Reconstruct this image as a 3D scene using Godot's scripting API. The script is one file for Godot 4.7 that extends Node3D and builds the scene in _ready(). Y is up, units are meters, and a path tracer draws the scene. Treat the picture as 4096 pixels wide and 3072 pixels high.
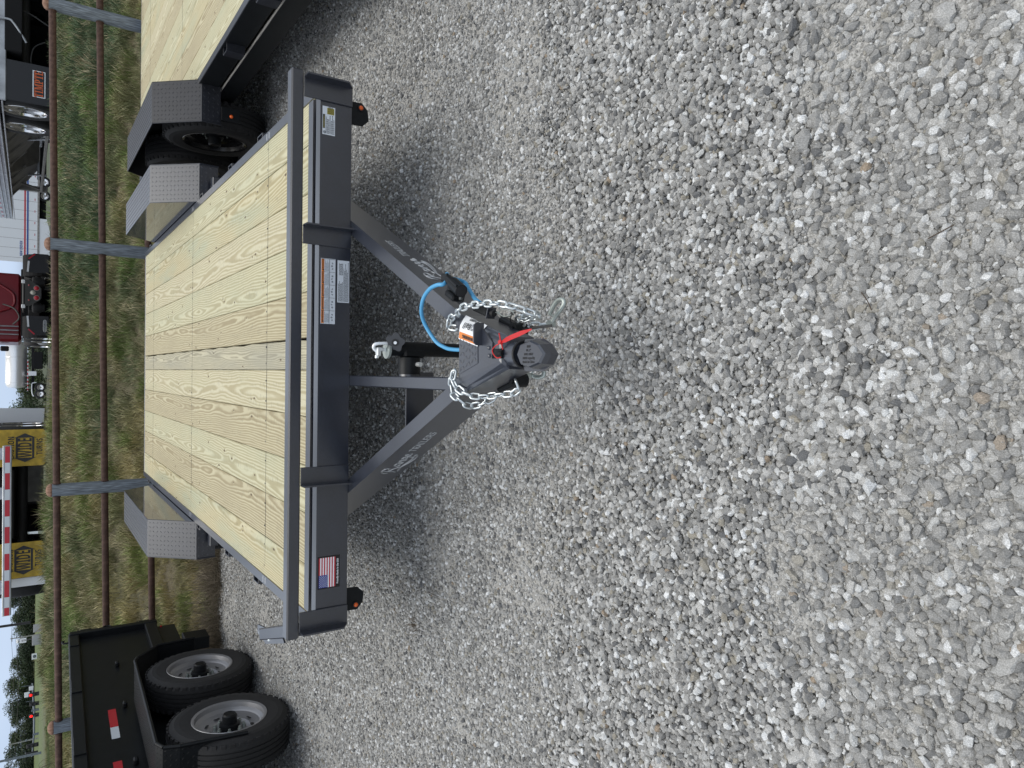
extends Node3D

# ---------- shape building ----------
class Shape:
	var v := PackedVector3Array()
	var n := PackedVector3Array()
	var t := PackedVector2Array()
	var k := PackedColorArray()
	var tint := Color(1, 1, 1)
	func trin(a: Vector3, b: Vector3, c: Vector3, na: Vector3, nb: Vector3, nc: Vector3, ua := Vector2.ZERO, ub := Vector2.ZERO, uc := Vector2.ZERO) -> void:
		v.push_back(a); v.push_back(c); v.push_back(b)
		n.push_back(na); n.push_back(nc); n.push_back(nb)
		t.push_back(ua); t.push_back(uc); t.push_back(ub)
		k.push_back(tint); k.push_back(tint); k.push_back(tint)
	func tri(a: Vector3, b: Vector3, c: Vector3, ua := Vector2.ZERO, ub := Vector2.ZERO, uc := Vector2.ZERO) -> void:
		var m := (b - a).cross(c - a).normalized()
		trin(a, b, c, m, m, m, ua, ub, uc)
	func quad(a: Vector3, b: Vector3, c: Vector3, d: Vector3, ua := Vector2(0, 0), ub := Vector2(1, 0), uc := Vector2(1, 1), ud := Vector2(0, 1)) -> void:
		tri(a, b, c, ua, ub, uc)
		tri(a, c, d, ua, uc, ud)
	func _out(o: Vector3, a: Vector3, b: Vector3, c: Vector3) -> void:
		if (b - a).cross(c - a).dot((a + b + c) / 3.0 - o) >= 0.0:
			tri(a, b, c)
		else:
			tri(a, c, b)
	func _outq(o: Vector3, a: Vector3, b: Vector3, c: Vector3, d: Vector3) -> void:
		_out(o, a, b, c)
		_out(o, a, c, d)
	func box(o: Vector3, s: Vector3, ch := 0.0, b := Basis.IDENTITY) -> void:
		var h := s * 0.5
		ch = minf(ch, minf(h.x, minf(h.y, h.z)) * 0.9)
		var P := {}
		for sx in [-1, 1]:
			for sy in [-1, 1]:
				for sz in [-1, 1]:
					var q := Vector3(sx, sy, sz)
					for ax in 3:
						var w := Vector3(h.x - ch, h.y - ch, h.z - ch)
						w[ax] = h[ax]
						P[[sx, sy, sz, ax]] = o + b * (w * q)
		for ax in 3:
			for s1 in [-1, 1]:
				var c := []
				for pair in [[-1, -1], [1, -1], [1, 1], [-1, 1]]:
					var key := [0, 0, 0, ax]
					key[ax] = s1
					key[(ax + 1) % 3] = pair[0]
					key[(ax + 2) % 3] = pair[1]
					c.append(P[key])
				_outq(o, c[0], c[1], c[2], c[3])
		if ch <= 0.0:
			return
		for ax in 3:
			var u := (ax + 1) % 3
			var w2 := (ax + 2) % 3
			for s1 in [-1, 1]:
				for s2 in [-1, 1]:
					var q := []
					for s0 in [-1, 1]:
						var key := [0, 0, 0, u]
						key[ax] = s0; key[u] = s1; key[w2] = s2
						q.append(P[key])
						key = key.duplicate()
						key[3] = w2
						q.append(P[key])
					_outq(o, q[0], q[1], q[3], q[2])
		for sx in [-1, 1]:
			for sy in [-1, 1]:
				for sz in [-1, 1]:
					_out(o, P[[sx, sy, sz, 0]], P[[sx, sy, sz, 1]], P[[sx, sy, sz, 2]])
	func prism(poly: PackedVector2Array, f: Transform3D, depth: float) -> void:
		var p := poly.duplicate()
		if Geometry2D.is_polygon_clockwise(p):
			p.reverse()
		var idx := Geometry2D.triangulate_polygon(p)
		for i in range(0, idx.size(), 3):
			var a := p[idx[i]]
			var b := p[idx[i + 1]]
			var c := p[idx[i + 2]]
			if (b - a).cross(c - a) < 0.0:
				var q := b
				b = c
				c = q
			tri(f * Vector3(a.x, a.y, depth), f * Vector3(b.x, b.y, depth), f * Vector3(c.x, c.y, depth), a, b, c)
			tri(f * Vector3(a.x, a.y, 0), f * Vector3(c.x, c.y, 0), f * Vector3(b.x, b.y, 0), a, c, b)
		for i in p.size():
			var a := p[i]
			var b := p[(i + 1) % p.size()]
			quad(f * Vector3(a.x, a.y, 0), f * Vector3(b.x, b.y, 0), f * Vector3(b.x, b.y, depth), f * Vector3(a.x, a.y, depth))
	func tube(pts: PackedVector3Array, r: float, sides := 8, closed := false, r_end := -1.0, oval := 1.0) -> void:
		var m := pts.size()
		var prev_u := Vector3.ZERO
		var rings := []
		for i in m:
			var d: Vector3
			if closed:
				d = pts[(i + 1) % m] - pts[(i + m - 1) % m]
			else:
				d = pts[mini(i + 1, m - 1)] - pts[maxi(i - 1, 0)]
			d = d.normalized()
			var u := prev_u - d * prev_u.dot(d)
			if prev_u == Vector3.ZERO or u.length() < 0.01:
				u = d.cross(Vector3.UP if absf(d.y) < 0.9 else Vector3.RIGHT)
			u = u.normalized()
			prev_u = u
			var w := d.cross(u)
			var rr := r if r_end < 0.0 else lerpf(r, r_end, float(i) / (m - 1))
			var ring := []
			for j in sides:
				var a := TAU * j / sides
				var dir := u * cos(a) + w * sin(a) * oval
				ring.append([pts[i] + dir * rr, dir.normalized()])
			rings.append(ring)
		for i in (m if closed else m - 1):
			var A: Array = rings[i]
			var B: Array = rings[(i + 1) % m]
			var off := 0
			if closed and i == m - 1:
				var best := 1e9
				for o in sides:
					var dd: float = (A[0][0] as Vector3).distance_to(B[o][0])
					if dd < best:
						best = dd
						off = o
			for j in sides:
				var j2 := (j + 1) % sides
				var a: Array = A[j]
				var b: Array = A[j2]
				var c: Array = B[(j2 + off) % sides]
				var e: Array = B[(j + off) % sides]
				trin(a[0], b[0], c[0], a[1], b[1], c[1])
				trin(a[0], c[0], e[0], a[1], c[1], e[1])
		if not closed:
			for s in [0, m - 1]:
				var ring: Array = rings[s]
				for j in range(1, sides - 1):
					if s == 0:
						tri(ring[0][0], ring[j + 1][0], ring[j][0])
					else:
						tri(ring[0][0], ring[j][0], ring[j + 1][0])
	# profile points (radius, height along y), swept round the frame's y axis
	func lathe(pr: PackedVector2Array, seg: int, f := Transform3D.IDENTITY, smooth := false) -> void:
		var nn := []
		for i in pr.size() - 1:
			var d := pr[i + 1] - pr[i]
			nn.append(Vector2(d.y, -d.x).normalized())
		for i in pr.size() - 1:
			var na: Vector2 = nn[i]
			var nb: Vector2 = nn[i]
			if smooth:
				if i > 0: na = (nn[i - 1] + nn[i]).normalized()
				if i < nn.size() - 1: nb = (nn[i] + nn[i + 1]).normalized()
			for s in seg:
				var c0 := Vector3(cos(TAU * s / seg), 0, -sin(TAU * s / seg))
				var c1 := Vector3(cos(TAU * (s + 1) / seg), 0, -sin(TAU * (s + 1) / seg))
				var a := f * (c0 * pr[i].x + Vector3.UP * pr[i].y)
				var b := f * (c1 * pr[i].x + Vector3.UP * pr[i].y)
				var c := f * (c1 * pr[i + 1].x + Vector3.UP * pr[i + 1].y)
				var e := f * (c0 * pr[i + 1].x + Vector3.UP * pr[i + 1].y)
				var g := f.basis
				var m0 := (g * (c0 * na.x + Vector3.UP * na.y)).normalized()
				var m1 := (g * (c1 * na.x + Vector3.UP * na.y)).normalized()
				var m2 := (g * (c1 * nb.x + Vector3.UP * nb.y)).normalized()
				var m3 := (g * (c0 * nb.x + Vector3.UP * nb.y)).normalized()
				if pr[i].x > 1e-6: trin(a, b, c, m0, m1, m2)
				if pr[i + 1].x > 1e-6: trin(a, c, e, m0, m2, m3)
	func cyl(a: Vector3, b: Vector3, r: float, sides := 12, r2 := -1.0) -> void:
		var f := Shape.along(a, b)
		var L := a.distance_to(b)
		var q := r if r2 < 0.0 else r2
		var g := Transform3D(Basis(f.basis.x, f.basis.z, -f.basis.y), a)
		lathe(PackedVector2Array([Vector2(0, 0), Vector2(r, 0), Vector2(q, L), Vector2(0, L)]), sides, g)
	# low oval bump on a surface: u along, w across, up away from it
	func lug(o: Vector3, u: Vector3, w: Vector3, up: Vector3) -> void:
		var base := []
		var top := []
		for j in 8:
			var a := TAU * j / 8
			base.append(o + u * cos(a) + w * sin(a))
			top.append(o + u * cos(a) * 0.55 + w * sin(a) * 0.4 + up)
		for j in 8:
			var j2 := (j + 1) % 8
			quad(base[j], base[j2], top[j2], top[j])
		for j in range(1, 7):
			tri(top[0], top[j], top[j + 1])
	static func along(a: Vector3, b: Vector3, up := Vector3.UP) -> Transform3D:
		var z := (b - a).normalized()
		if absf(z.dot(up)) > 0.98: up = Vector3.BACK
		var x := up.cross(z).normalized()
		return Transform3D(Basis(x, z.cross(x), z), a)
	func done() -> ArrayMesh:
		var arr := []
		arr.resize(Mesh.ARRAY_MAX)
		arr[Mesh.ARRAY_VERTEX] = v
		arr[Mesh.ARRAY_NORMAL] = n
		arr[Mesh.ARRAY_TEX_UV] = t
		arr[Mesh.ARRAY_COLOR] = k
		var m := ArrayMesh.new()
		m.add_surface_from_arrays(Mesh.PRIMITIVE_TRIANGLES, arr)
		return m

static func cpoly(w: float, h: float, th: float) -> PackedVector2Array:
	return PackedVector2Array([Vector2(0, 0), Vector2(w, 0), Vector2(w, th), Vector2(th, th), Vector2(th, h - th), Vector2(w, h - th), Vector2(w, h), Vector2(0, h)])

# ---------- scene helpers ----------
var M := {}
var used := {}

func lin(r: float, g: float, b: float, a := 1.0) -> Color:
	var c := Color(r, g, b).linear_to_srgb()
	c.a = a
	return c

func mat(r: float, g: float, b: float, rough := 0.6, metal := 0.0) -> StandardMaterial3D:
	var m := StandardMaterial3D.new()
	m.albedo_color = lin(r, g, b)
	m.roughness = rough
	m.metallic = metal
	return m

func speckled(m: StandardMaterial3D, tex: Texture2D, scale := 1.0, world := true) -> StandardMaterial3D:
	m.albedo_texture = tex
	m.uv1_triplanar = true
	m.uv1_world_triplanar = world
	m.uv1_scale = Vector3.ONE * scale
	return m

func numbered(called: String) -> String:
	if not used.has(called):
		used[called] = 0
		return called
	used[called] += 1
	return "%s_%03d" % [called, used[called]]

func tag(o: Node, label: String, category: String, group := "", kind := "") -> void:
	o.set_meta("label", label)
	o.set_meta("category", category)
	if group: o.set_meta("group", group)
	if kind: o.set_meta("kind", kind)

func thing(called: String, label: String, category: String, at := Vector3.ZERO, turn := 0.0, group := "") -> Node3D:
	var o := Node3D.new()
	o.name = numbered(called)
	add_child(o)
	o.position = at
	o.rotation.y = turn
	tag(o, label, category, group)
	return o

func node(called: String, parent: Node, f := Transform3D.IDENTITY) -> Node3D:
	var o := Node3D.new()
	o.name = called
	parent.add_child(o, true)
	o.transform = f
	return o

func put(called: String, s, m: Material, parent: Node, f := Transform3D.IDENTITY) -> MeshInstance3D:
	var o := MeshInstance3D.new()
	o.name = called if parent != self else numbered(called)
	o.mesh = s.done() if s is Shape else s
	o.material_override = m
	parent.add_child(o, true)
	o.transform = f
	return o

func pbox(called: String, parent: Node, m: Material, o: Vector3, s: Vector3, ch := 0.003, b := Basis.IDENTITY) -> MeshInstance3D:
	var q := Shape.new()
	q.box(o, s, ch, b)
	return put(called, q, m, parent)

func ptube(called: String, parent: Node, m: Material, pts: Array, r: float, sides := 10, closed := false) -> MeshInstance3D:
	var q := Shape.new()
	q.tube(PackedVector3Array(pts), r, sides, closed)
	return put(called, q, m, parent)

func pcyl(called: String, parent: Node, m: Material, a: Vector3, b: Vector3, r: float, sides := 16) -> MeshInstance3D:
	var q := Shape.new()
	q.cyl(a, b, r, sides)
	return put(called, q, m, parent)

func curve(pts: Array, per := 6) -> PackedVector3Array:
	var out := PackedVector3Array()
	for i in pts.size() - 1:
		var p0: Vector3 = pts[maxi(i - 1, 0)]
		var p1: Vector3 = pts[i]
		var p2: Vector3 = pts[i + 1]
		var p3: Vector3 = pts[mini(i + 2, pts.size() - 1)]
		for j in per:
			out.push_back(p1.cubic_interpolate(p2, p0, p3, float(j) / per))
	out.push_back(pts[-1])
	return out

# flat lettering, readable along x with y up, its face towards z; height is that of a capital
func text(parent: Node, words: String, m: Material, f: Transform3D, height: float, font: Font, depth := 0.0006, squeeze := 1.0, called := "lettering") -> MeshInstance3D:
	var q := TextMesh.new()
	q.text = words
	q.font = font
	q.font_size = 32
	q.pixel_size = height / (32 * 0.72)
	q.depth = depth
	q.curve_step = 2.0
	var o := put(called, q, m, parent, f)
	o.scale_object_local(Vector3(squeeze, 1, 1))
	return o

func face(o: Vector3, x: Vector3, y: Vector3) -> Transform3D:
	x = x.normalized()
	y = (y - x * y.dot(x)).normalized()
	return Transform3D(Basis(x, y, x.cross(y)), o)

var noise_a := FastNoiseLite.new()
var noise_b := FastNoiseLite.new()
var sans: SystemFont
var sans_bold: SystemFont
var serif_bold: SystemFont

func smooth(a: float, b: float, x: float) -> float:
	return smoothstep(a, b, x)

func _ready() -> void:
	camera_and_light()
	make_materials()
	setting()
	gravel()
	grass()
	flatbed_trailer()
	hitch_items()
	tilt_trailer()
	dump_trailer()
	fence()
	grain_trailer_right()
	grain_trailer_left()
	red_tractor()
	white_box_trailer()
	tank_truck()
	roadside()
	trees()
	small_things()

func camera_and_light() -> void:
	var cam := Camera3D.new()
	cam.name = "camera"
	add_child(cam)
	# the photographer held the phone sideways: the picture's left is up
	var right := Vector3(1.0, 0.0042, -0.0169).normalized()
	var fwd := Vector3(-0.0114, -0.5611, -0.8277).normalized()
	right = (right - fwd * right.dot(fwd)).normalized()
	var up := right.cross(fwd)
	cam.transform = Transform3D(Basis(-up, right, -fwd), Vector3(-0.0626, 1.4325, 2.5314))
	cam.fov = 56.34
	cam.near = 0.05
	cam.far = 2000.0
	cam.current = true
	var env := Environment.new()
	env.background_mode = Environment.BG_SKY
	env.tonemap_mode = Environment.TONE_MAPPER_LINEAR
	env.tonemap_exposure = 1.38
	var sky := Sky.new()
	var sm := ProceduralSkyMaterial.new()
	sm.sky_top_color = Color(0.885, 0.92, 0.975)
	sm.sky_horizon_color = Color(0.70, 0.775, 0.875)
	sm.sky_curve = 0.16
	sm.sky_energy_multiplier = 0.92
	sm.ground_horizon_color = Color(0.5, 0.52, 0.52)
	sm.ground_bottom_color = Color(0.35, 0.35, 0.34)
	sm.sun_angle_max = 20.0
	# thin cloud, brighter and darker in soft patches
	var nz := FastNoiseLite.new()
	nz.seed = 5
	nz.noise_type = FastNoiseLite.TYPE_SIMPLEX_SMOOTH
	nz.frequency = 0.9
	nz.fractal_octaves = 4
	var W := 512
	var H := 256
	var im := Image.create(W, H, false, Image.FORMAT_RGBA8)
	for j in H:
		var el := PI * (0.5 - (j + 0.5) / H)
		for i in W:
			var az := TAU * (i + 0.5) / W
			var d := Vector3(cos(el) * cos(az), maxf(sin(el), 0.0), cos(el) * sin(az))
			var q := nz.get_noise_3d(d.x / (d.y + 0.35) * 1.5, 3.0, d.z / (d.y + 0.35) * 1.5)
			var a := clampf(0.5 + q * 1.1, 0.0, 1.0)
			im.set_pixel(i, j, Color(0.92, 0.93, 0.95, a * (0.30 if el > 0.0 else 0.0)))
	sm.sky_cover = ImageTexture.create_from_image(im)
	sm.sky_cover_modulate = Color(0.5, 0.5, 0.5)
	sky.sky_material = sm
	env.sky = sky
	env.sdfgi_enabled = true
	env.ssao_enabled = true
	env.ssil_enabled = true
	var we := WorldEnvironment.new()
	we.name = "world_environment"
	we.environment = env
	add_child(we)
	var sun := DirectionalLight3D.new()
	sun.name = "sun"
	sun.light_energy = 0.5
	sun.light_color = Color(1.0, 0.995, 0.985)
	sun.light_angular_distance = 45.0
	sun.shadow_enabled = true
	sun.rotation_degrees = Vector3(-81, 165, 0)
	add_child(sun)

# ---------- textures ----------
func seamless(seed_: int, freq: float, size: int, type := FastNoiseLite.TYPE_SIMPLEX_SMOOTH, oct := 4, cell_ret := FastNoiseLite.RETURN_CELL_VALUE) -> Image:
	var q := FastNoiseLite.new()
	q.seed = seed_
	q.noise_type = type
	q.frequency = freq
	q.fractal_octaves = oct
	if type == FastNoiseLite.TYPE_CELLULAR:
		q.fractal_type = FastNoiseLite.FRACTAL_NONE
		q.cellular_return_type = cell_ret
		q.cellular_jitter = 1.0
	return q.get_seamless_image(size, size, false, false, 0.12, true)

# grey image -> colours between two sRGB tones, with contrast
func toned(im: Image, a: Color, b: Color, gain := 1.0, im2: Image = null, mixin := 0.0) -> Image:
	var d := im.get_data()
	var d2 := im2.get_data() if im2 else d
	var n := im.get_width() * im.get_height()
	var out := PackedByteArray()
	out.resize(n * 3)
	for i in n:
		var q := d[i] / 255.0
		if im2: q = q * (1.0 - mixin) + d2[i] / 255.0 * mixin
		q = clampf(0.5 + (q - 0.5) * gain, 0.0, 1.0)
		out[i * 3] = int(255.0 * (a.r + (b.r - a.r) * q))
		out[i * 3 + 1] = int(255.0 * (a.g + (b.g - a.g) * q))
		out[i * 3 + 2] = int(255.0 * (a.b + (b.b - a.b) * q))
	return Image.create_from_data(im.get_width(), im.get_height(), false, Image.FORMAT_RGB8, out)

func tex(im: Image) -> ImageTexture:
	im.generate_mipmaps()
	return ImageTexture.create_from_image(im)

func wood(seed_: int, light: Color, dark: Color, stain: Color, stain_amount: float) -> ImageTexture:
	var W := 128
	var H := 1536
	var rng := RandomNumberGenerator.new()
	rng.seed = seed_
	var q := FastNoiseLite.new()
	q.seed = seed_
	q.frequency = 1.0
	q.fractal_octaves = 3
	var f1 := FastNoiseLite.new()
	f1.seed = seed_ + 1
	f1.frequency = 1.0
	f1.fractal_type = FastNoiseLite.FRACTAL_NONE
	var base := rng.randf_range(0.010, 0.035)
	var off := rng.randf_range(-0.05, 0.05)
	var knots := []
	for i in rng.randi_range(7, 13):
		knots.append(Vector3(rng.randf_range(-0.08, 0.08), rng.randf_range(0.1, 4.5), rng.randf_range(0.5, 1.0)))
	var out := PackedByteArray()
	out.resize(W * H * 3)
	for j in H:
		var z := j * 0.003
		var h := base + 0.040 * absf(f1.get_noise_2d(z * 0.38, 3.0)) + 0.0045 * f1.get_noise_2d(z * 1.6, 9.0)
		var cx := off + 0.05 * f1.get_noise_2d(z * 0.4, 20.0)
		var near := []
		for k in knots:
			if absf(k.y - z) < 0.22: near.append(k)
		var saw := 0.5 + 0.5 * f1.get_noise_2d(z * 45.0, 50.0)
		for i in W:
			var xr := ((i + 0.5) / W - 0.5) * 0.184
			var x := xr - cx
			var r := sqrt(x * x + h * h) + 0.0085 * q.get_noise_2d(x * 9.0, z * 1.7) + 0.0007 * f1.get_noise_2d(x * 160.0, z * 6.0)
			var core := 0.0
			for k in near:
				var dx: float = (xr - k.x) / (0.020 * k.z)
				var dz: float = (z - k.y) / (0.055 * k.z)
				var dd := dx * dx + dz * dz
				r += 0.012 * k.z * exp(-dd)
				core = maxf(core, 1.0 - dd * 7.0)
			var ring := fposmod(r / 0.0115, 1.0)
			var late := smoothstep(0.15, 0.62, ring) * (1.0 - smoothstep(0.80, 1.0, ring))
			var st := clampf(0.5 + 0.9 * q.get_noise_2d(xr * 5.0 + 7.0, z * 0.9), 0.0, 1.0)
			var gr := f1.get_noise_2d(xr * 400.0, z * 9.0) * 0.05 + (saw - 0.5) * 0.035
			var c := light.lerp(dark, clampf(late * 0.75 + gr + 0.06, 0.0, 1.0))
			c = c.lerp(stain, st * st * stain_amount)
			var scr := f1.get_noise_2d(xr * 22.0 + 90.0, z * 210.0)
			if scr > 0.42 and q.get_noise_2d(xr * 12.0, z * 1.1 + 200.0) > 0.12: c = c.lerp(Color(0.42, 0.41, 0.37), (scr - 0.42) * 0.9)
			if core > 0.0: c = c.lerp(Color(0.33, 0.26, 0.17), clampf(core * 1.4, 0.0, 0.85))
			var p := (j * W + i) * 3
			out[p] = int(clampf(c.r, 0, 1) * 255)
			out[p + 1] = int(clampf(c.g, 0, 1) * 255)
			out[p + 2] = int(clampf(c.b, 0, 1) * 255)
	return tex(Image.create_from_data(W, H, false, Image.FORMAT_RGB8, out))

func make_materials() -> void:
	sans = SystemFont.new()
	sans.font_names = PackedStringArray(["Droid Sans"])
	sans_bold = SystemFont.new()
	sans_bold.font_names = PackedStringArray(["Droid Sans"])
	sans_bold.font_weight = 700
	serif_bold = SystemFont.new()
	serif_bold.font_names = PackedStringArray(["Droid Serif"])
	serif_bold.font_weight = 700
	noise_a.seed = 11
	noise_a.frequency = 1.0
	noise_a.fractal_octaves = 3
	noise_b.seed = 23
	noise_b.frequency = 1.0
	noise_b.fractal_octaves = 2
	var blot := seamless(3, 0.012, 256)
	var fine := seamless(4, 0.09, 256)
	var dusty := tex(toned(fine, Color(0.80, 0.80, 0.80), Color(1, 1, 1), 1.6, blot, 0.45))
	var soft := tex(toned(blot, Color(0.82, 0.82, 0.82), Color(1, 1, 1), 1.4))
	var rusty := tex(toned(fine, Color(0.62, 0.55, 0.5), Color(1, 1, 1), 2.0, blot, 0.55))
	# charcoal powder coat of the near trailer
	M.paint = speckled(mat(0.015, 0.0195, 0.033, 0.30), dusty, 3.0)
	M.paint.metallic_specular = 0.75
	M.paint.clearcoat_enabled = true
	M.paint.clearcoat = 0.5
	M.paint.clearcoat_roughness = 0.35
	M.gloss = mat(0.036, 0.040, 0.052, 0.06)
	M.knob = mat(0.045, 0.047, 0.052, 0.55)
	M.black = speckled(mat(0.0095, 0.011, 0.0125, 0.42), dusty, 2.0)
	M.black.metallic_specular = 0.32
	M.shade_black = mat(0.004, 0.004, 0.0045, 0.9)  # near-black whose depth stands for the shade under the trucks
	M.tank = mat(0.80, 0.80, 0.79, 0.32, 0.75)
	M.black_soft = mat(0.012, 0.012, 0.013, 0.6)
	M.black_gloss = mat(0.010, 0.010, 0.011, 0.18)
	M.rubber = speckled(mat(0.016, 0.016, 0.017, 0.75), dusty, 4.0)
	M.zinc = mat(0.60, 0.64, 0.65, 0.30, 0.85)
	M.zinc_dull = mat(0.42, 0.46, 0.43, 0.42, 0.7)
	M.white_zinc = mat(0.78, 0.80, 0.80, 0.35, 0.6)
	M.silver_rim = mat(0.30, 0.30, 0.31, 0.38, 0.6)
	M.cable_blue = mat(0.075, 0.32, 0.56, 0.42)
	M.red_plastic = mat(0.62, 0.03, 0.03, 0.35)
	M.red_plastic.backlight_enabled = true
	M.red_plastic.backlight = lin(0.4, 0.02, 0.02)
	M.amber = mat(0.75, 0.12, 0.015, 0.25)
	M.white = mat(0.76, 0.78, 0.80, 0.4)
	M.label = mat(0.62, 0.66, 0.70, 0.4)
	M.ink = mat(0.02, 0.02, 0.022, 0.5)
	M.print_grey = mat(0.22, 0.24, 0.26, 0.5)
	M.orange = mat(0.66, 0.20, 0.03, 0.45)
	M.orange_red = mat(0.62, 0.12, 0.03, 0.45)
	M.flag_red = mat(0.45, 0.02, 0.035, 0.45)
	M.flag_blue = mat(0.012, 0.03, 0.22, 0.45)
	M.yellow_dark = mat(0.35, 0.30, 0.04, 0.5)
	M.logo = mat(0.50, 0.52, 0.54, 0.35, 0.4)
	M.rust = speckled(mat(0.105, 0.058, 0.042, 0.8), rusty, 5.0)
	M.rust_cap = speckled(mat(0.33, 0.20, 0.14, 0.85), rusty, 9.0)
	var streak_im := seamless(8, 0.05, 256)
	M.galvanized = mat(0.26, 0.30, 0.34, 0.55, 0.25)
	M.galvanized.albedo_texture = tex(toned(streak_im, Color(0.62, 0.62, 0.62), Color(1, 1, 1), 2.0))
	M.galvanized.uv1_triplanar = true
	M.galvanized.uv1_world_triplanar = true
	M.galvanized.uv1_scale = Vector3(9.0, 0.5, 9.0)
	M.aluminium = speckled(mat(0.50, 0.52, 0.54, 0.35, 0.5), soft, 1.0)
	M.polished = mat(0.75, 0.75, 0.75, 0.12, 1.0)
	M.grey_steel = speckled(mat(0.32, 0.305, 0.28, 0.6), soft, 1.0)
	M.dark_steel = mat(0.05, 0.048, 0.045, 0.6)
	M.flap_black = mat(0.018, 0.019, 0.022, 0.55)
	M.flap_yellow = speckled(mat(0.50, 0.335, 0.035, 0.6), soft, 2.0)
	M.tape_red = mat(0.50, 0.025, 0.04, 0.3)
	M.tape_white = mat(0.62, 0.66, 0.70, 0.3)
	M.truck_white = mat(0.80, 0.82, 0.82, 0.4)
	M.truck_red = mat(0.20, 0.008, 0.014, 0.3)
	M.lamp_red = mat(0.45, 0.02, 0.035, 0.2)
	M.lamp_clear = mat(0.55, 0.54, 0.46, 0.2)
	M.stripe_blue = mat(0.02, 0.08, 0.30, 0.4)
	M.sign_dark = mat(0.10, 0.12, 0.14, 0.5)
	M.cabinet = mat(0.30, 0.31, 0.31, 0.5)
	M.concrete = speckled(mat(0.38, 0.37, 0.34, 0.9), soft, 1.0)
	M.asphalt = speckled(mat(0.055, 0.055, 0.057, 0.9), dusty, 2.0)
	M.trunk = mat(0.07, 0.05, 0.035, 0.9)
	M.leaf = mat(1, 1, 1, 0.75)
	M.leaf.vertex_color_use_as_albedo = true
	M.leaf.backlight_enabled = true
	M.leaf.backlight = lin(0.03, 0.05, 0.015)
	M.blade = mat(1, 1, 1, 0.8)
	M.blade.vertex_color_use_as_albedo = true
	M.blade.backlight_enabled = true
	M.blade.backlight = lin(0.04, 0.05, 0.01)
	# crushed limestone
	var veins := seamless(31, 0.035, 256, FastNoiseLite.TYPE_CELLULAR, 1, FastNoiseLite.RETURN_DISTANCE2_SUB)
	var stone_tex := tex(toned(seamless(30, 0.05, 256, FastNoiseLite.TYPE_SIMPLEX_SMOOTH, 5), Color(0.76, 0.76, 0.75), Color(1, 1, 1), 2.8, veins, 0.15))
	M.stone = speckled(mat(1, 1, 1, 0.92), stone_tex, 22.0)
	M.stone.vertex_color_use_as_albedo = true
	# fines between the stones: grit of two sizes
	var grit := seamless(40, 0.20, 1024, FastNoiseLite.TYPE_CELLULAR, 1)
	var grit2 := seamless(41, 0.075, 1024, FastNoiseLite.TYPE_CELLULAR, 1)
	var edge := seamless(40, 0.20, 1024, FastNoiseLite.TYPE_CELLULAR, 1, FastNoiseLite.RETURN_DISTANCE)
	M.fines = mat(1, 1, 1, 0.95)
	M.fines.albedo_texture = tex(toned(grit, Color(0.46, 0.455, 0.44), Color(0.75, 0.745, 0.73), 1.1, grit2, 0.35))
	edge.convert(Image.FORMAT_RGBA8)
	edge.bump_map_to_normal_map(4.0)
	M.fines.normal_enabled = true
	M.fines.normal_texture = tex(edge)
	M.fines.normal_scale = 0.8
	M.fines.uv1_triplanar = true
	M.fines.uv1_world_triplanar = true
	M.fines.uv1_scale = Vector3.ONE * 1.6
	M.soil = mat(1, 1, 1, 0.95)
	M.soil.vertex_color_use_as_albedo = true
	M.soil = speckled(M.soil, tex(toned(seamless(50, 0.06, 512, FastNoiseLite.TYPE_SIMPLEX_SMOOTH, 5), Color(0.55, 0.55, 0.5), Color(1, 1, 1), 2.0)), 1.3)
	# treated pine planks
	M.planks = []
	var looks := [
		[Color(0.855, 0.835, 0.70), Color(0.68, 0.64, 0.49), Color(0.74, 0.76, 0.64), 0.30],
		[Color(0.865, 0.835, 0.71), Color(0.70, 0.65, 0.50), Color(0.78, 0.77, 0.62), 0.25],
		[Color(0.835, 0.80, 0.66), Color(0.62, 0.56, 0.42), Color(0.68, 0.63, 0.51), 0.35],
		[Color(0.83, 0.80, 0.68), Color(0.60, 0.57, 0.47), Color(0.62, 0.61, 0.55), 0.40],
		[Color(0.86, 0.825, 0.68), Color(0.68, 0.62, 0.45), Color(0.68, 0.74, 0.66), 0.40],
	]
	for i in looks.size():
		var m := mat(0.73, 0.73, 0.73, 0.7)
		m.albedo_texture = wood(60 + i * 7, looks[i][0], looks[i][1], looks[i][2], looks[i][3])
		M.planks.append(m)

# ---------- the ground ----------
func ground_y(x: float, z: float) -> float:
	return noise_a.get_noise_2d(x * 0.9, z * 0.9) * 0.016

func bank_y(x: float, z: float) -> float:
	var y := -0.03
	var crest := lerpf(0.98, 1.12, smoothstep(1.0, -2.5, x)) - 0.45 * smoothstep(-4.0, -7.5, x)
	y += smoothstep(-3.9, -10.2, z) * (crest + 0.03) * 0.86 + smoothstep(-5.0, -9.8, z) * (crest + 0.03) * 0.14
	var left := smoothstep(-8.0, -14.0, x - (z + 30.0) * 0.2)
	# the lot beyond, level and then falling away
	var lot := lerpf(0.0, 0.45, smoothstep(-10.7, -16.0, z)) + lerpf(0.0, 0.95, smoothstep(-22.0, -72.0, z))
	var green := lerpf(0.0, 0.15, smoothstep(-12.0, -30.0, z)) + 5.6 * smoothstep(-62.0, -98.0, z) - 4.6 * smoothstep(-100.0, -200.0, z)
	y -= lerpf(lot, green, left)
	y += noise_a.get_noise_2d(x * 0.35, z * 0.35) * 0.06 * smoothstep(-4.4, -6.0, z)
	return y

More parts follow.
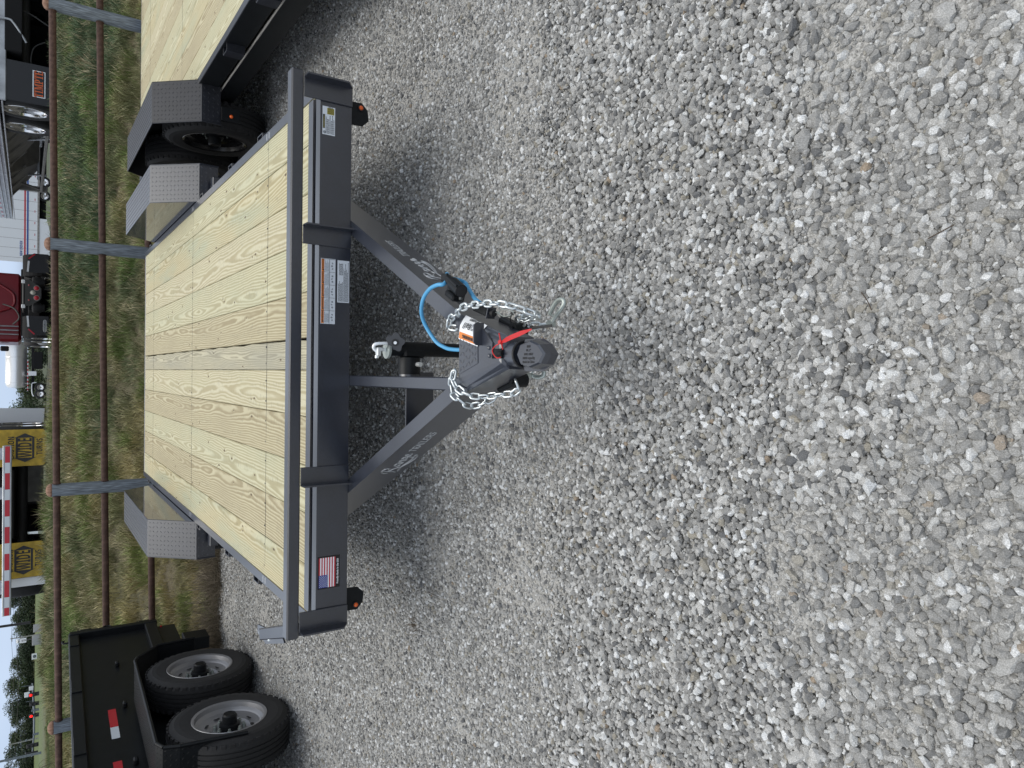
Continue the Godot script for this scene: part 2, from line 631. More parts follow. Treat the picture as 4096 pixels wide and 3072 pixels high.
func sheet(xs: Array, zs: Array, fy: Callable, fc: Callable) -> Shape:
	var s := Shape.new()
	for j in zs.size() - 1:
		for i in xs.size() - 1:
			var p := []
			var c := []
			for q in [[i, j + 1], [i + 1, j + 1], [i + 1, j], [i, j]]:
				var x: float = xs[q[0]]
				var z: float = zs[q[1]]
				p.append(Vector3(x, fy.call(x, z), z))
				c.append(fc.call(x, z))
			s.tint = c[0]
			s.quad(p[0], p[1], p[2], p[3])
	return s

func span(a: float, b: float, step: float) -> Array:
	var out := []
	var n := int(ceil(absf(b - a) / step))
	for i in n + 1:
		out.append(lerpf(a, b, float(i) / n))
	return out

func grass_tint(x: float, z: float) -> Color:
	var far := smoothstep(-30.0, -60.0, z)
	var q := 0.5 + 0.5 * noise_b.get_noise_2d(x * 0.5, z * 0.5)
	var soil := Color(0.19, 0.155, 0.10).lerp(Color(0.10, 0.10, 0.045), q)
	var lot := Color(0.115, 0.11, 0.10)
	var left := smoothstep(-8.0, -14.0, x - (z + 30.0) * 0.2)
	if z < -10.4:
		soil = soil.lerp(lot, (1.0 - left) * smoothstep(-10.4, -11.0, z))
	return soil.lerp(Color(0.13, 0.185, 0.055).lerp(Color(0.16, 0.20, 0.065), q), far * left) if left > 0.0 else soil.lerp(Color(0.07, 0.09, 0.035), smoothstep(-80.0, -90.0, z))

func setting() -> void:
	var plain := func(_x, _z): return Color(1, 1, 1)
	var s := sheet(span(-6.5, 7.0, 0.075), span(-4.5, 3.2, 0.075), func(x, z): return ground_y(x, z) - 0.05 * smoothstep(-4.0, -4.4, z + 0.15 * noise_b.get_noise_2d(x * 1.5, 4.0)), plain)
	var g := put("gravel_ground", s, M.fines, self)
	tag(g, "packed grey limestone fines of the gravel lot", "ground", "", "structure")
	s = sheet([-90.0, -40.0, -15.0, 15.0, 40.0, 90.0], [-4.4, 3.0, 20.0, 90.0], func(_x, z): return -0.03 if z < 3.1 else -0.012, plain)
	g = put("lot_surface", s, M.fines, self)
	tag(g, "gravel lot stretching away behind the camera", "ground", "", "structure")
	var xs := span(-400.0, -40.0, 45.0) + span(-36.0, -8.0, 2.0) + span(-7.6, 8.0, 0.35) + span(9.0, 40.0, 2.5) + span(60.0, 400.0, 60.0)
	var zs := span(-3.85, -12.0, 0.3) + span(-13.0, -60.0, 2.4) + span(-64.0, -210.0, 7.0) + span(-230.0, -900.0, 80.0)
	s = sheet(xs, zs, bank_y, grass_tint)
	g = put("grass_bank_ground", s, M.soil, self)
	tag(g, "soil of the grassy bank rising behind the pipe fence", "terrain", "", "structure")
	# pale kerb along the truck lot, at the top of the bank
	var kerb := Shape.new()
	var last := Vector3.ZERO
	for i in 19:
		var x := lerpf(-3.6, 9.0, i / 18.0)
		var z := -10.62 + 0.10 * sin(x * 0.7)
		var p := Vector3(x, bank_y(x, z) + 0.02, z)
		if i > 0:
			kerb.prism(PackedVector2Array([Vector2(-0.07, -0.12), Vector2(0.07, -0.12), Vector2(0.07, 0.035), Vector2(-0.07, 0.035)]), Shape.along(last, p), last.distance_to(p) + 0.004)
		last = p
	g = put("kerb", kerb, M.concrete, self)
	tag(g, "low pale concrete kerb edging the truck lot", "kerb", "", "structure")
	# the concrete drive far left
	var drive := Shape.new()
	var far_edge := []
	var near_edge := []
	for i in 13:
		var q := i / 12.0
		var x := lerpf(-18.4, -10.5, q)
		var wide := 12.5 * sin(PI * clampf(q * 0.55, 0.0, 0.5))
		var z := -53.5
		far_edge.append(Vector3(x, bank_y(x, z - wide * 0.5) + 0.08, z - wide * 0.5))
		near_edge.append(Vector3(x, bank_y(x, z + wide * 0.5) + 0.08, z + wide * 0.5))
	for i in 12:
		drive.quad(near_edge[i], near_edge[i + 1], far_edge[i + 1], far_edge[i])
	g = put("concrete_drive", drive, M.concrete, self)
	tag(g, "pale tapering concrete drive beyond the rough grass", "road", "", "structure")
	var road := sheet([-140.0, -110.0, -80.0, -60.0, -45.0, -30.0, -18.0], [-98.0, -94.0, -90.0, -87.0], func(x, z): return bank_y(x, z) + 0.06, plain)
	g = put("highway", road, M.asphalt, self)
	tag(g, "asphalt highway in the dip below the traffic signals", "road", "", "structure")

# ---------- gravel ----------
# angular stone: the hull of a few scattered points
func stone_mesh(seed_: int) -> ArrayMesh:
	var rng := RandomNumberGenerator.new()
	rng.seed = seed_
	var P := []
	var tries := 0
	var want := rng.randi_range(13, 18)
	while P.size() < want and tries < 4000:
		tries += 1
		var p := Vector3(rng.randfn(), rng.randfn(), rng.randfn()).normalized()
		var ok := true
		for q in P:
			if p.distance_to(q) < 0.62: ok = false
		if ok: P.append(p)
	var squash := Vector3(rng.randf_range(0.95, 1.35), rng.randf_range(0.65, 0.95), rng.randf_range(0.8, 1.05))
	for i in P.size(): P[i] = P[i] * squash * rng.randf_range(0.90, 1.12)
	var s := Shape.new()
	for i in P.size():
		for j in range(i + 1, P.size()):
			for k in range(j + 1, P.size()):
				var a: Vector3 = P[i]
				var b: Vector3 = P[j]
				var c: Vector3 = P[k]
				var n := (b - a).cross(c - a)
				var above := 0
				var below := 0
				for q in P:
					var d: float = n.dot(q - a)
					if d > 1e-6: above += 1
					elif d < -1e-6: below += 1
				if above == 0: s.tri(a, b, c)
				elif below == 0: s.tri(a, c, b)
	return s.done()

func gravel() -> void:
	var kinds := 12
	# bands of z: [from, to, stones per square metre, smallest, largest]
	var bands := [
		[2.15, 1.55, 21000, 0.005, 0.028], [1.55, 0.75, 19000, 0.006, 0.0235], [0.75, 0.0, 24000, 0.004, 0.019],
		[0.0, -1.2, 21000, 0.0042, 0.0195], [-1.2, -2.6, 14000, 0.0048, 0.0205], [-2.6, -4.25, 9000, 0.0055, 0.021],
	]
	var root := thing("gravel", "loose crushed grey and white limestone gravel covering the lot", "gravel")
	root.set_meta("kind", "stuff")
	for kind in kinds:
		var bb := PackedFloat32Array()
		bb.resize(16 * 80000)
		var fill := 0
		var rng := RandomNumberGenerator.new()
		rng.seed = 77 + kind
		for band in bands:
			var z0: float = band[1]
			var z1: float = band[0]
			var reach := 0.445 * (2.53 - z0) + 1.05
			var count := int((z1 - z0) * reach * 2.0 * band[2] / kinds)
			for i in count:
				var z := rng.randf_range(z0, z1)
				var half := 0.445 * (2.53 - z) + 1.05
				var x := rng.randf_range(-reach, reach)
				if absf(x) > half: continue
				if z < -1.2 and x > -1.0 and x < 1.0 and rng.randf() < 0.75: continue
				var patch := noise_b.get_noise_2d(x * 1.3 + 9.0, z * 1.3)
				var line := 0.80 - 0.22 * (x + 0.1) * signf(x) + 0.28 * noise_a.get_noise_2d(x * 1.1, 40.0)
				var loose := smoothstep(line - 0.12, line + 0.22, z) * (1.0 - 0.85 * smoothstep(1.45, 1.75, z + patch * 0.25))
				var u := rng.randf()
				var size: float = lerpf(band[3], band[4], pow(u, 2.4) if loose < 0.5 else pow(u, 1.25))
				if loose < 0.5 and z > 0.75 and z < 1.4: size *= 0.72
				if rng.randf() < 0.008: size *= 1.5
				var packed := loose < 0.4
				if packed and rng.randf() < 0.55 * smoothstep(0.0, 0.35, patch): continue
				var tilt := rng.randf_range(-0.5, 0.5)
				var b := Basis(Vector3.UP, rng.randf() * TAU) * Basis(Vector3.RIGHT, tilt) * Basis(Vector3.BACK, rng.randf_range(-0.5, 0.5))
				var r := size * 0.5
				b = b * Basis.from_scale(Vector3(r * rng.randf_range(0.9, 1.35), r * rng.randf_range(0.8, 1.15), r * rng.randf_range(0.8, 1.1)))
				var y := ground_y(x, z) + r * (rng.randf_range(-0.25, 0.50) if packed else rng.randf_range(0.0, 0.55))
				if not packed: y += rng.randf() * 0.009 * loose
				var g := rng.randf()
				var tone := lerpf(0.25, 0.60, g * g * 0.5 + g * 0.5)
				var c := Color(tone * 1.01, tone, tone * 0.975)
				var h := rng.randf()
				if h < 0.095: c = Color(0.66, 0.67, 0.67).lerp(Color(0.88, 0.89, 0.90), rng.randf())
				elif h < 0.15: c = Color(0.58, 0.585, 0.58)
				elif h < 0.155: c = Color(0.36, 0.29, 0.22)
				elif h < 0.19: c = Color(0.36, 0.335, 0.285)
				elif h < 0.25: c = Color(0.16, 0.162, 0.166)
				if packed and z > 1.3: c = c.lerp(Color(0.42, 0.415, 0.40), 0.25)
				if fill >= 80000: continue
				var p := fill * 16
				fill += 1
				bb[p] = b.x.x; bb[p + 1] = b.y.x; bb[p + 2] = b.z.x; bb[p + 3] = x
				bb[p + 4] = b.x.y; bb[p + 5] = b.y.y; bb[p + 6] = b.z.y; bb[p + 7] = y
				bb[p + 8] = b.x.z; bb[p + 9] = b.y.z; bb[p + 10] = b.z.z; bb[p + 11] = z
				bb[p + 12] = c.r; bb[p + 13] = c.g; bb[p + 14] = c.b; bb[p + 15] = 1.0
		var mm := MultiMesh.new()
		mm.transform_format = MultiMesh.TRANSFORM_3D
		mm.use_colors = true
		mm.mesh = stone_mesh(900 + kind)
		mm.instance_count = fill
		bb.resize(16 * fill)
		mm.buffer = bb
		var o := MultiMeshInstance3D.new()
		o.name = "gravel_stones"
		o.multimesh = mm
		o.material_override = M.stone
		o.set_meta("kind", "stuff")
		root.add_child(o, true)

# ---------- grass ----------
func tuft_mesh(seed_: int, blades: int, tall: float, spread: float, wide: float) -> ArrayMesh:
	var rng := RandomNumberGenerator.new()
	rng.seed = seed_
	var s := Shape.new()
	for i in blades:
		var a := rng.randf() * TAU
		var o := Vector3(cos(a), 0, sin(a)) * rng.randf() * spread
		var lean := Vector3(cos(a), 0, sin(a)) * rng.randf_range(0.1, 0.75) * tall + Vector3(rng.randfn(), 0, rng.randfn()) * 0.12 * tall
		var h := tall * rng.randf_range(0.45, 1.0)
		var side := Vector3(-sin(a), 0, cos(a)).rotated(Vector3.UP, rng.randf_range(-0.8, 0.8)) * wide
		var q := rng.randf_range(0.7, 1.25)
		s.tint = Color(q, q, q)
		var m := o + lean * 0.35 + Vector3.UP * h * 0.62
		var t := o + lean + Vector3.UP * h
		s.tri(o - side, o + side, m + side * 0.7)
		s.tri(o - side, m + side * 0.7, m - side * 0.7)
		s.tri(m - side * 0.7, m + side * 0.7, t)
	return s.done()

func scatter(called: String, parent: Node, mesh: Mesh, m: Material, list: Array) -> void:
	var mm := MultiMesh.new()
	mm.transform_format = MultiMesh.TRANSFORM_3D
	mm.use_colors = true
	mm.mesh = mesh
	mm.instance_count = list.size()
	for i in list.size():
		mm.set_instance_transform(i, list[i][0])
		mm.set_instance_color(i, list[i][1])
	var o := MultiMeshInstance3D.new()
	o.name = called
	o.multimesh = mm
	o.material_override = m
	o.set_meta("kind", "stuff")
	parent.add_child(o, true)

func grass() -> void:
	var rng := RandomNumberGenerator.new()
	rng.seed = 5
	var meshes := []
	for i in 6:
		meshes.append(tuft_mesh(200 + i, 16, 0.16, 0.07, 0.0032))
	var lists := [[], [], [], [], [], []]
	var far := [[], [], [], [], [], []]
	for i in 52000:
		var z := -4.05 - 6.6 * pow(rng.randf(), 0.9)
		var x := rng.randf_range(-1.0, 1.0) * (2.2 + 0.55 * (2.5 - z))
		if z > -4.75 and x > -1.25 and x < 4.0: continue
		var edge := -4.15 + 0.18 * noise_b.get_noise_2d(x * 1.5, 4.0)
		if z > edge: continue
		var q := noise_b.get_noise_2d(x * 0.55, z * 0.8 + 5.0)
		var q2 := noise_a.get_noise_2d(x * 1.3, z * 1.3 + 50.0)
		if q2 > 0.24 and rng.randf() < 0.75: continue
		var dark := smoothstep(-5.6, -8.0, z) * (0.38 + 0.62 * smoothstep(-0.5, 2.5, x)) + q * 0.75
		var c := Color(0.38, 0.32, 0.145).lerp(Color(0.105, 0.155, 0.075), clampf(dark + 0.12, 0.0, 1.0))
		if q2 < -0.22: c = c.lerp(Color(0.18, 0.27, 0.06), 0.65)
		if rng.randf() < 0.17: c = Color(0.42, 0.36, 0.22)
		c *= rng.randf_range(0.7, 1.25)
		var clump := noise_a.get_noise_2d(x * 2.1 + 30.0, z * 2.1)
		var s := rng.randf_range(0.5, 1.2) * (0.7 + 0.35 * smoothstep(-5.5, -8.0, z)) * (0.75 + 1.1 * maxf(0.0, clump + 0.15))
		c *= 1.0 - 0.25 * clump
		if z < -9.9: s *= 0.75
		var b := Basis(Vector3.UP, rng.randf() * TAU).scaled(Vector3.ONE * s)
		lists[rng.randi() % 6].append([Transform3D(b, Vector3(x, bank_y(x, z) - 0.01, z)), c])
	for i in 15000:
		var z := -10.8 - 24.0 * rng.randf()
		var x := -4.0 - rng.randf() * (3.0 + 0.36 * (2.5 - z))
		if x - (z + 30.0) * 0.2 > -5.0 and z < -13.0 : continue
		var q := noise_b.get_noise_2d(x * 0.3, z * 0.3)
		var c := Color(0.20, 0.19, 0.08).lerp(Color(0.09, 0.13, 0.04), clampf(0.5 + q, 0.0, 1.0)) * rng.randf_range(0.7, 1.3)
		var b := Basis(Vector3.UP, rng.randf() * TAU).scaled(Vector3(1.5, rng.randf_range(0.8, 1.5), 1.5))
		far[rng.randi() % 6].append([Transform3D(b, Vector3(x, bank_y(x, z) - 0.01, z)), c])
	var root := thing("grass", "rough patchy green and straw coloured grass on the bank", "grass")
	root.set_meta("kind", "stuff")
	for i in 6:
		scatter("grass_tufts", root, meshes[i], M.blade, lists[i])
	root = thing("grass", "rough grass on the far left beyond the dump trailer", "grass")
	root.set_meta("kind", "stuff")
	for i in 6:
		scatter("grass_tufts", root, meshes[i], M.blade, far[i])
	# dead stalks along the edge of the gravel
	var dry := []
	for i in 1500:
		var x := rng.randf_range(-3.6, -1.15) if i < 1100 else rng.randf_range(-1.2, 3.0)
		var z := -4.05 + 0.18 * noise_b.get_noise_2d(x * 1.5, 4.0) - absf(rng.randfn()) * 0.22
		if x > -1.1: z -= 0.75
		var b := Basis(Vector3.UP, rng.randf() * TAU) * Basis(Vector3.RIGHT, rng.randf_range(-0.9, 0.9))
		dry.append([Transform3D(b.scaled(Vector3.ONE * rng.randf_range(0.6, 1.3)), Vector3(x, maxf(bank_y(x, z), -0.01), z)), Color(0.20, 0.165, 0.12) * rng.randf_range(0.6, 1.3)])
	root = thing("dry_weeds", "dead brown stalks where the grass meets the gravel", "weeds")
	root.set_meta("kind", "stuff")
	scatter("dry_stalks", root, tuft_mesh(300, 9, 0.22, 0.05, 0.0018), M.blade, dry)

# ---------- the near trailer ----------
# treadplate bumps on a flat rectangle: o corner, u and w edge vectors
func tread(s: Shape, o: Vector3, u: Vector3, w: Vector3, step := 0.026, tall := 0.0018) -> void:
	var nu := int(u.length() / step)
	var nw := int(w.length() / step)
	var du := u.normalized()
	var dw := w.normalized()
	var up := du.cross(dw)
	for i in nu:
		for j in nw:
			var c := o + u * ((i + 0.5) / nu) + w * ((j + 0.5) / nw)
			var d := (du + dw).normalized() if (i + j) % 2 == 0 else (du - dw).normalized()
			s.lug(c, d * step * 0.34, up.cross(d) * step * 0.10, up * tall)

# bent treadplate fender over two axles; zf is the front of its flat top
func fender(parent: Node, xin: float, xout: float, zf: float, zr: float, top: float, m: Material, side: Material) -> Node3D:
	return bent_fender(parent, xin, xout, [Vector2(zf + 0.225, top - 0.37), Vector2(zf + 0.235, top - 0.255), Vector2(zf, top), Vector2(zr, top), Vector2(zr - 0.235, top - 0.255), Vector2(zr - 0.225, top - 0.37)], m, side)

# P: (z, y) along the sheet from its front foot over the top to its rear foot
func bent_fender(parent: Node, xin: float, xout: float, P: Array, m: Material, side: Material, lip_r := 0.005, plate_y := 0.50) -> Node3D:
	var f := node("fender", parent)
	var x0 := minf(xin, xout)
	var x1 := maxf(xin, xout)
	var s := Shape.new()
	var b := Shape.new()
	var lip := Shape.new()
	for i in P.size() - 1:
		var a: Vector2 = P[i]
		var c: Vector2 = P[i + 1]
		var z := Vector3(0, c.y - a.y, c.x - a.x)
		var up := Vector3.RIGHT.cross(z).normalized()
		var mid := Vector3((x0 + x1) * 0.5, (a.y + c.y) * 0.5, (a.x + c.x) * 0.5)
		s.box(mid - up * 0.002, Vector3(x1 - x0, 0.004, z.length() + 0.002), 0.001, Basis(Vector3.RIGHT, up, Vector3.RIGHT.cross(up)))
		tread(b, Vector3(x0 + 0.006, a.y, a.x) + z * 0.01, Vector3(x1 - x0 - 0.012, 0, 0), z * 0.98)
	var edge := PackedVector3Array()
	for q in P: edge.append(Vector3(xout, q.y - 0.004, q.x))
	for i in edge.size() - 1: lip.tube(PackedVector3Array([edge[i], edge[i + 1]]), lip_r, 6)
	put("fender_sheet", s, m, f)
	put("tread_bumps", b, m, f).set_meta("kind", "stuff")
	var poly := PackedVector2Array()
	for q in P: poly.append(Vector2(-q.x, q.y))
	poly[0].y = plate_y
	poly[poly.size() - 1].y = plate_y
	var pl := Shape.new()
	pl.prism(poly, Transform3D(Basis(Vector3.FORWARD, Vector3.UP, Vector3.RIGHT), Vector3(xin - 0.002, 0, 0)), 0.004)
	put("inner_plate", pl, side, f)
	put("rolled_edge", lip, m, f)
	return f

# wheel with its axle along x; side is the direction its face looks
func wheel(parent: Node, o: Vector3, r: float, wide: float, rim_r: float, side: float, rim_m: Material, nuts := 8, detail := true, called := "wheel") -> Node3D:
	var w := node(called, parent, Transform3D(Basis(Vector3.UP, Vector3.RIGHT * side, Vector3.UP.cross(Vector3.RIGHT * side)), o))
	var h := wide * 0.5
	var seg := 48 if detail else 24
	var t := Shape.new()
	var pr := PackedVector2Array([Vector2(rim_r * 0.96, -h * 0.9), Vector2(rim_r * 1.06, -h), Vector2(lerpf(rim_r, r, 0.55), -h * 1.06), Vector2(r * 0.955, -h * 0.9), Vector2(r * 0.99, -h * 0.72)])
	if detail:
		for g in [-0.44, -0.15, 0.15, 0.44]:
			pr.append_array(PackedVector2Array([Vector2(r, h * (g - 0.045)), Vector2(r - 0.007, h * (g - 0.035)), Vector2(r - 0.007, h * (g + 0.035)), Vector2(r, h * (g + 0.045))]))
	pr.append_array(PackedVector2Array([Vector2(r * 0.99, h * 0.72), Vector2(r * 0.955, h * 0.9), Vector2(lerpf(rim_r, r, 0.72), h * 1.03), Vector2(lerpf(rim_r, r, 0.70), h * 1.05), Vector2(lerpf(rim_r, r, 0.5), h * 1.07), Vector2(rim_r * 1.10, h * 1.02), Vector2(rim_r * 1.04, h * 1.0), Vector2(rim_r * 0.96, h * 0.9)]))
	t.lathe(pr, seg, Transform3D.IDENTITY, not detail)
	if detail:
		for i in 44:
			var a := TAU * i / 44
			var d := Vector3(cos(a), 0, sin(a))
			var tz := Vector3(-sin(a), 0, cos(a))
			for sgn in [-1, 1]:
				t.box(d * (r * 0.978) + Vector3.UP * sgn * h * 0.80, Vector3(0.012, h * 0.24, r * 0.085), 0.002, Basis(d, Vector3.UP, tz))
	put("tyre", t, M.rubber, w)
	var q := Shape.new()
	var d0 := h * 0.25
	q.lathe(PackedVector2Array([Vector2(rim_r * 0.90, -h * 0.9), Vector2(rim_r * 0.93, h * 0.55), Vector2(rim_r * 0.97, h * 0.62), Vector2(rim_r * 0.98, h * 0.92), Vector2(rim_r * 1.03, h * 1.0), Vector2(rim_r * 1.02, h * 1.03), Vector2(rim_r * 0.955, h * 0.97), Vector2(rim_r * 0.93, h * 0.70), Vector2(rim_r * 0.86, h * 0.60), Vector2(rim_r * 0.82, d0 + h * 0.28), Vector2(rim_r * 0.74, d0 + h * 0.22), Vector2(rim_r * 0.56, d0 + h * 0.10), Vector2(rim_r * 0.46, d0 - h * 0.02), Vector2(0.0, d0 - h * 0.02)]), seg, Transform3D.IDENTITY)
	put("rim", q, rim_m, w)
	if not detail: return w
	for i in 8:
		var a := TAU * (i + 0.5) / 8
		var d := Vector3(cos(a), 0, sin(a))
		var y := d0 + h * 0.175
		var hole := Shape.new()
		var tg := Vector3(-sin(a), 0, cos(a))
		var nr := (Vector3.UP + d * 0.45).normalized()
		hole.lathe(PackedVector2Array([Vector2(0.020, -0.001), Vector2(0.018, 0.0014), Vector2(0, 0.0014)]), 12, Transform3D(Basis(tg, nr, tg.cross(nr)), d * rim_r * 0.655 + Vector3.UP * y))
		put("vent_hole_shade", hole, M.black_soft, w)  # dark disc instead of a cut hole, coloured as its inner shade
	var hub := Shape.new()
	hub.lathe(PackedVector2Array([Vector2(0.062, d0), Vector2(0.060, d0 + 0.035), Vector2(0.044, d0 + 0.04), Vector2(0.043, d0 + 0.085), Vector2(0.040, d0 + 0.088), Vector2(0.036, d0 + 0.095), Vector2(0.030, d0 + 0.092), Vector2(0, d0 + 0.092)]), 20)
	put("hub_cap", hub, M.black, w)
	for i in nuts:
		var a := TAU * i / nuts + 0.2
		var n := Shape.new()
		var c := Vector3(cos(a), 0, sin(a)) * 0.083
		n.cyl(c + Vector3.UP * (d0 - 0.004), c + Vector3.UP * (d0 + 0.022), 0.0115, 6)
		n.cyl(c + Vector3.UP * (d0 + 0.02), c + Vector3.UP * (d0 + 0.034), 0.007, 8)
		put("lug_nut", n, M.zinc_dull, w)
	return w

func plank(parent: Node, x0: float, x1: float, z0: float, z1: float, y: float, m: Material, rng: RandomNumberGenerator, wane := 0.0, flip := false, ang := 0.0) -> void:
	var s := Shape.new()
	var n := 26
	var th := 0.036
	var L: Array = []
	var cup := rng.randf_range(-0.001, 0.0015)
	for i in n + 1:
		var z := lerpf(z0, z1, float(i) / n)
		var bend := rng.randf_range(-0.0006, 0.0006)
		var w := 0.0
		if wane > 0.0:
			w = wane * maxf(0.0, noise_a.get_noise_2d(z * 2.6, 77.0) + 0.30)
		L.append([Vector3(x0 + 0.0012 + bend, y + cup, z), Vector3(x1 - 0.0012 - w + bend, y + cup * 0.5 - w * 0.3, z), (z0 - z) / 4.61])
	var c := 0.003
	for i in n:
		var a: Array = L[i]
		var b: Array = L[i + 1]
		var va: float = a[2] if not flip else 1.0 - a[2]
		var vb: float = b[2] if not flip else 1.0 - b[2]
		var e := Vector3(c, 0, 0)
		var dn := Vector3(0, -c, 0)
		var deep := Vector3(0, -th, 0)
		s.quad(a[0] + e, a[1] - e, b[1] - e, b[0] + e, Vector2(0.02, va), Vector2(0.98, va), Vector2(0.98, vb), Vector2(0.02, vb))
		s.quad(a[1] - e, a[1] + dn, b[1] + dn, b[1] - e, Vector2(0.98, va), Vector2(1, va), Vector2(1, vb), Vector2(0.98, vb))
		s.quad(a[0] + dn, a[0] + e, b[0] + e, b[0] + dn, Vector2(0, va), Vector2(0.02, va), Vector2(0.02, vb), Vector2(0, vb))
		s.quad(a[1] + dn, a[1] + deep, b[1] + deep, b[1] + dn, Vector2(0.9, va), Vector2(1, va), Vector2(1, vb), Vector2(0.9, vb))
		s.quad(a[0] + deep, a[0] + dn, b[0] + dn, b[0] + deep, Vector2(0, va), Vector2(0.1, va), Vector2(0.1, vb), Vector2(0, vb))
	for q in [[0, 1.0], [n, -1.0]]:
		var a: Array = L[q[0]]
		var d := Vector3(0, -th, 0)
		if q[1] > 0: s.quad(a[0] + d, a[1] + d, a[1], a[0], Vector2(0, 0), Vector2(1, 0), Vector2(1, 0.01), Vector2(0, 0.01))
		else: s.quad(a[1] + d, a[0] + d, a[0], a[1], Vector2(0, 0), Vector2(1, 0), Vector2(1, 0.01), Vector2(0, 0.01))
	put("plank", s, m, parent)

func bolt(parent: Node, o: Vector3, up: Vector3, m: Material, r := 0.007, h := 0.008) -> void:
	var s := Shape.new()
	s.cyl(o, o + up * 0.0015, r * 1.45, 12)
	s.cyl(o, o + up * h, r, 6)
	put("bolt", s, m, parent)

func flatbed_trailer() -> void:
	var T := thing("flatbed_trailer", "charcoal flatbed trailer with fresh pine plank deck, treadplate fenders and A-frame tongue", "trailer")
	var P: Material = M.paint
	var s: Shape
	var rng := RandomNumberGenerator.new()
	rng.seed = 9
	# deck
	var edges := [-0.985, -0.808, -0.608, -0.422, -0.232, -0.05, 0.076, 0.255, 0.455, 0.636, 0.822, 0.985]
	var look := [4, 2, 0, 2, 1, 3, 2, 0, 1, 4, 0]
	for i in 11:
		plank(T, edges[i], edges[i + 1], -0.16, -4.77, 0.530, M.planks[look[i]], rng, 0.014 if i == 5 else 0.0, i % 2 == 1)
	for z in [-0.779, -2.541, -4.264]:
		var q := Shape.new()
		q.box(Vector3(0, 0.5308, z), Vector3(1.966, 0.0006, 0.0024))
		put("score_line", q, M.ink, T)
	var heads := Shape.new()
	for z in [-0.79, -2.55, -4.27]:
		for i in 11:
			for k in [0.22, 0.78]:
				var x: float = lerpf(edges[i], edges[i + 1], k) + rng.randf_range(-0.01, 0.01)
				heads.cyl(Vector3(x, 0.529, z), Vector3(x, 0.5314, z), 0.0042, 8)
	put("screw_heads", heads, M.ink, T).set_meta("kind", "stuff")
	for x in [-1.0, 1.0]:
		for z in [-0.79, -2.55]:
			for d in [0.0, 0.035]:
				pbox("chalk_mark", T, M.white, Vector3(x, 0.5358, z + d), Vector3(0.028, 0.0005, 0.005), 0.0)
	# frame
	for sd in [-1.0, 1.0]:
		var ch := Shape.new()
		var cp := cpoly(0.040, 0.118, 0.006)
		ch.prism(cp, Transform3D(Basis(Vector3.RIGHT * -sd, Vector3.UP, Vector3.BACK * -sd), Vector3(1.022 * sd, 0.417, -4.80 if sd < 0 else -0.15)), 4.65)
		put("side_rail", ch, P, T)
	s = Shape.new()
	s.prism(cpoly(0.045, 0.118, 0.006), Transform3D(Basis(Vector3.FORWARD, Vector3.UP, Vector3.RIGHT), Vector3(-0.986, 0.4428, -0.004)), 1.972)
	put("header_beam", s, P, T)
	s = Shape.new()
	s.box(Vector3(0, 0.5345, -0.181), Vector3(1.95, 0.005, 0.052), 0.0012)
	s.box(Vector3(0, 0.502, -0.1575), Vector3(1.95, 0.060, 0.005), 0.001)
	put("plank_retainer", s, P, T)
	var weld := Shape.new()
	for x in [-0.93, -0.38, -0.115, 0.36, 0.90]:
		var pts := PackedVector3Array()
		for i in 8: pts.append(Vector3(x + i * 0.007, 0.552 + 0.001 * (i % 2), -0.052 - 0.002 * (i % 3)))
		weld.tube(pts, 0.0045, 6)
	put("weld_beads", weld, P, T).set_meta("kind", "stuff")
	pbox("rear_rail", T, P, Vector3(0, 0.475, -4.785), Vector3(2.05, 0.118, 0.02), 0.004)
	for z in [-0.8, -1.75, -2.55, -3.4, -4.26]:
		pbox("cross_member", T, M.black, Vector3(0, 0.455, z), Vector3(2.03, 0.072, 0.04), 0.003)
	# headache rail on four angle uprights
	s = Shape.new()
	s.box(Vector3(0, 0.6437, -0.025), Vector3(2.026, 0.044, 0.050), 0.005)
	put("front_rail", s, P, T)
	for a in [[-0.918, -0.991, true], [0.918, 0.991, true], [-0.399, -0.466, false], [0.398, 0.466, false]]:
		var xi: float = a[0]
		var xo: float = a[1]
		var sg := signf(xo)
		s = Shape.new()
		s.box(Vector3((xi + xo) * 0.5, 0.532, 0.0), Vector3(absf(xo - xi), 0.179, 0.006), 0.0012)
		var fl := PackedVector2Array([Vector2(0.003, 0.621), Vector2(0.045, 0.621), Vector2(0.045, 0.470 if a[2] else 0.441), Vector2(0.003, 0.4425)])
		s.prism(fl, Transform3D(Basis(Vector3.BACK, Vector3.UP, Vector3.LEFT), Vector3(xo + (0.0 if sg > 0 else 0.006), 0, 0)), 0.006)
		put("upright", s, P, T)
	# marker tabs under the header
	for sd in [-1.0, 1.0]:
		s = Shape.new()
		var poly := PackedVector2Array([Vector2(0.872, 0.445), Vector2(0.874, 0.383), Vector2(0.897, 0.358), Vector2(0.935, 0.362), Vector2(0.960, 0.385), Vector2(0.958, 0.445)])
		s.prism(poly, Transform3D(Basis(Vector3.RIGHT * sd, Vector3.UP, Vector3.BACK * sd), Vector3(0, 0, -0.05 - 0.002 * sd)), 0.004)
		var tab := put("marker_tab", s, M.black, T)
		s = Shape.new()
		s.lathe(PackedVector2Array([Vector2(0.012, 0), Vector2(0.011, 0.004), Vector2(0.008, 0.004)]), 16, Transform3D(Basis(Vector3.RIGHT, Vector3.BACK, Vector3.DOWN), Vector3(0.940 * sd, 0.391, -0.046)))
		put("grommet", s, M.black_soft, tab)
		s = Shape.new()
		s.lathe(PackedVector2Array([Vector2(0.0085, 0), Vector2(0.0085, 0.004), Vector2(0.006, 0.008), Vector2(0, 0.0095)]), 14, Transform3D(Basis(Vector3.RIGHT, Vector3.BACK, Vector3.DOWN), Vector3(0.940 * sd, 0.391, -0.046)), true)
		put("marker_lamp", s, M.amber, tab)
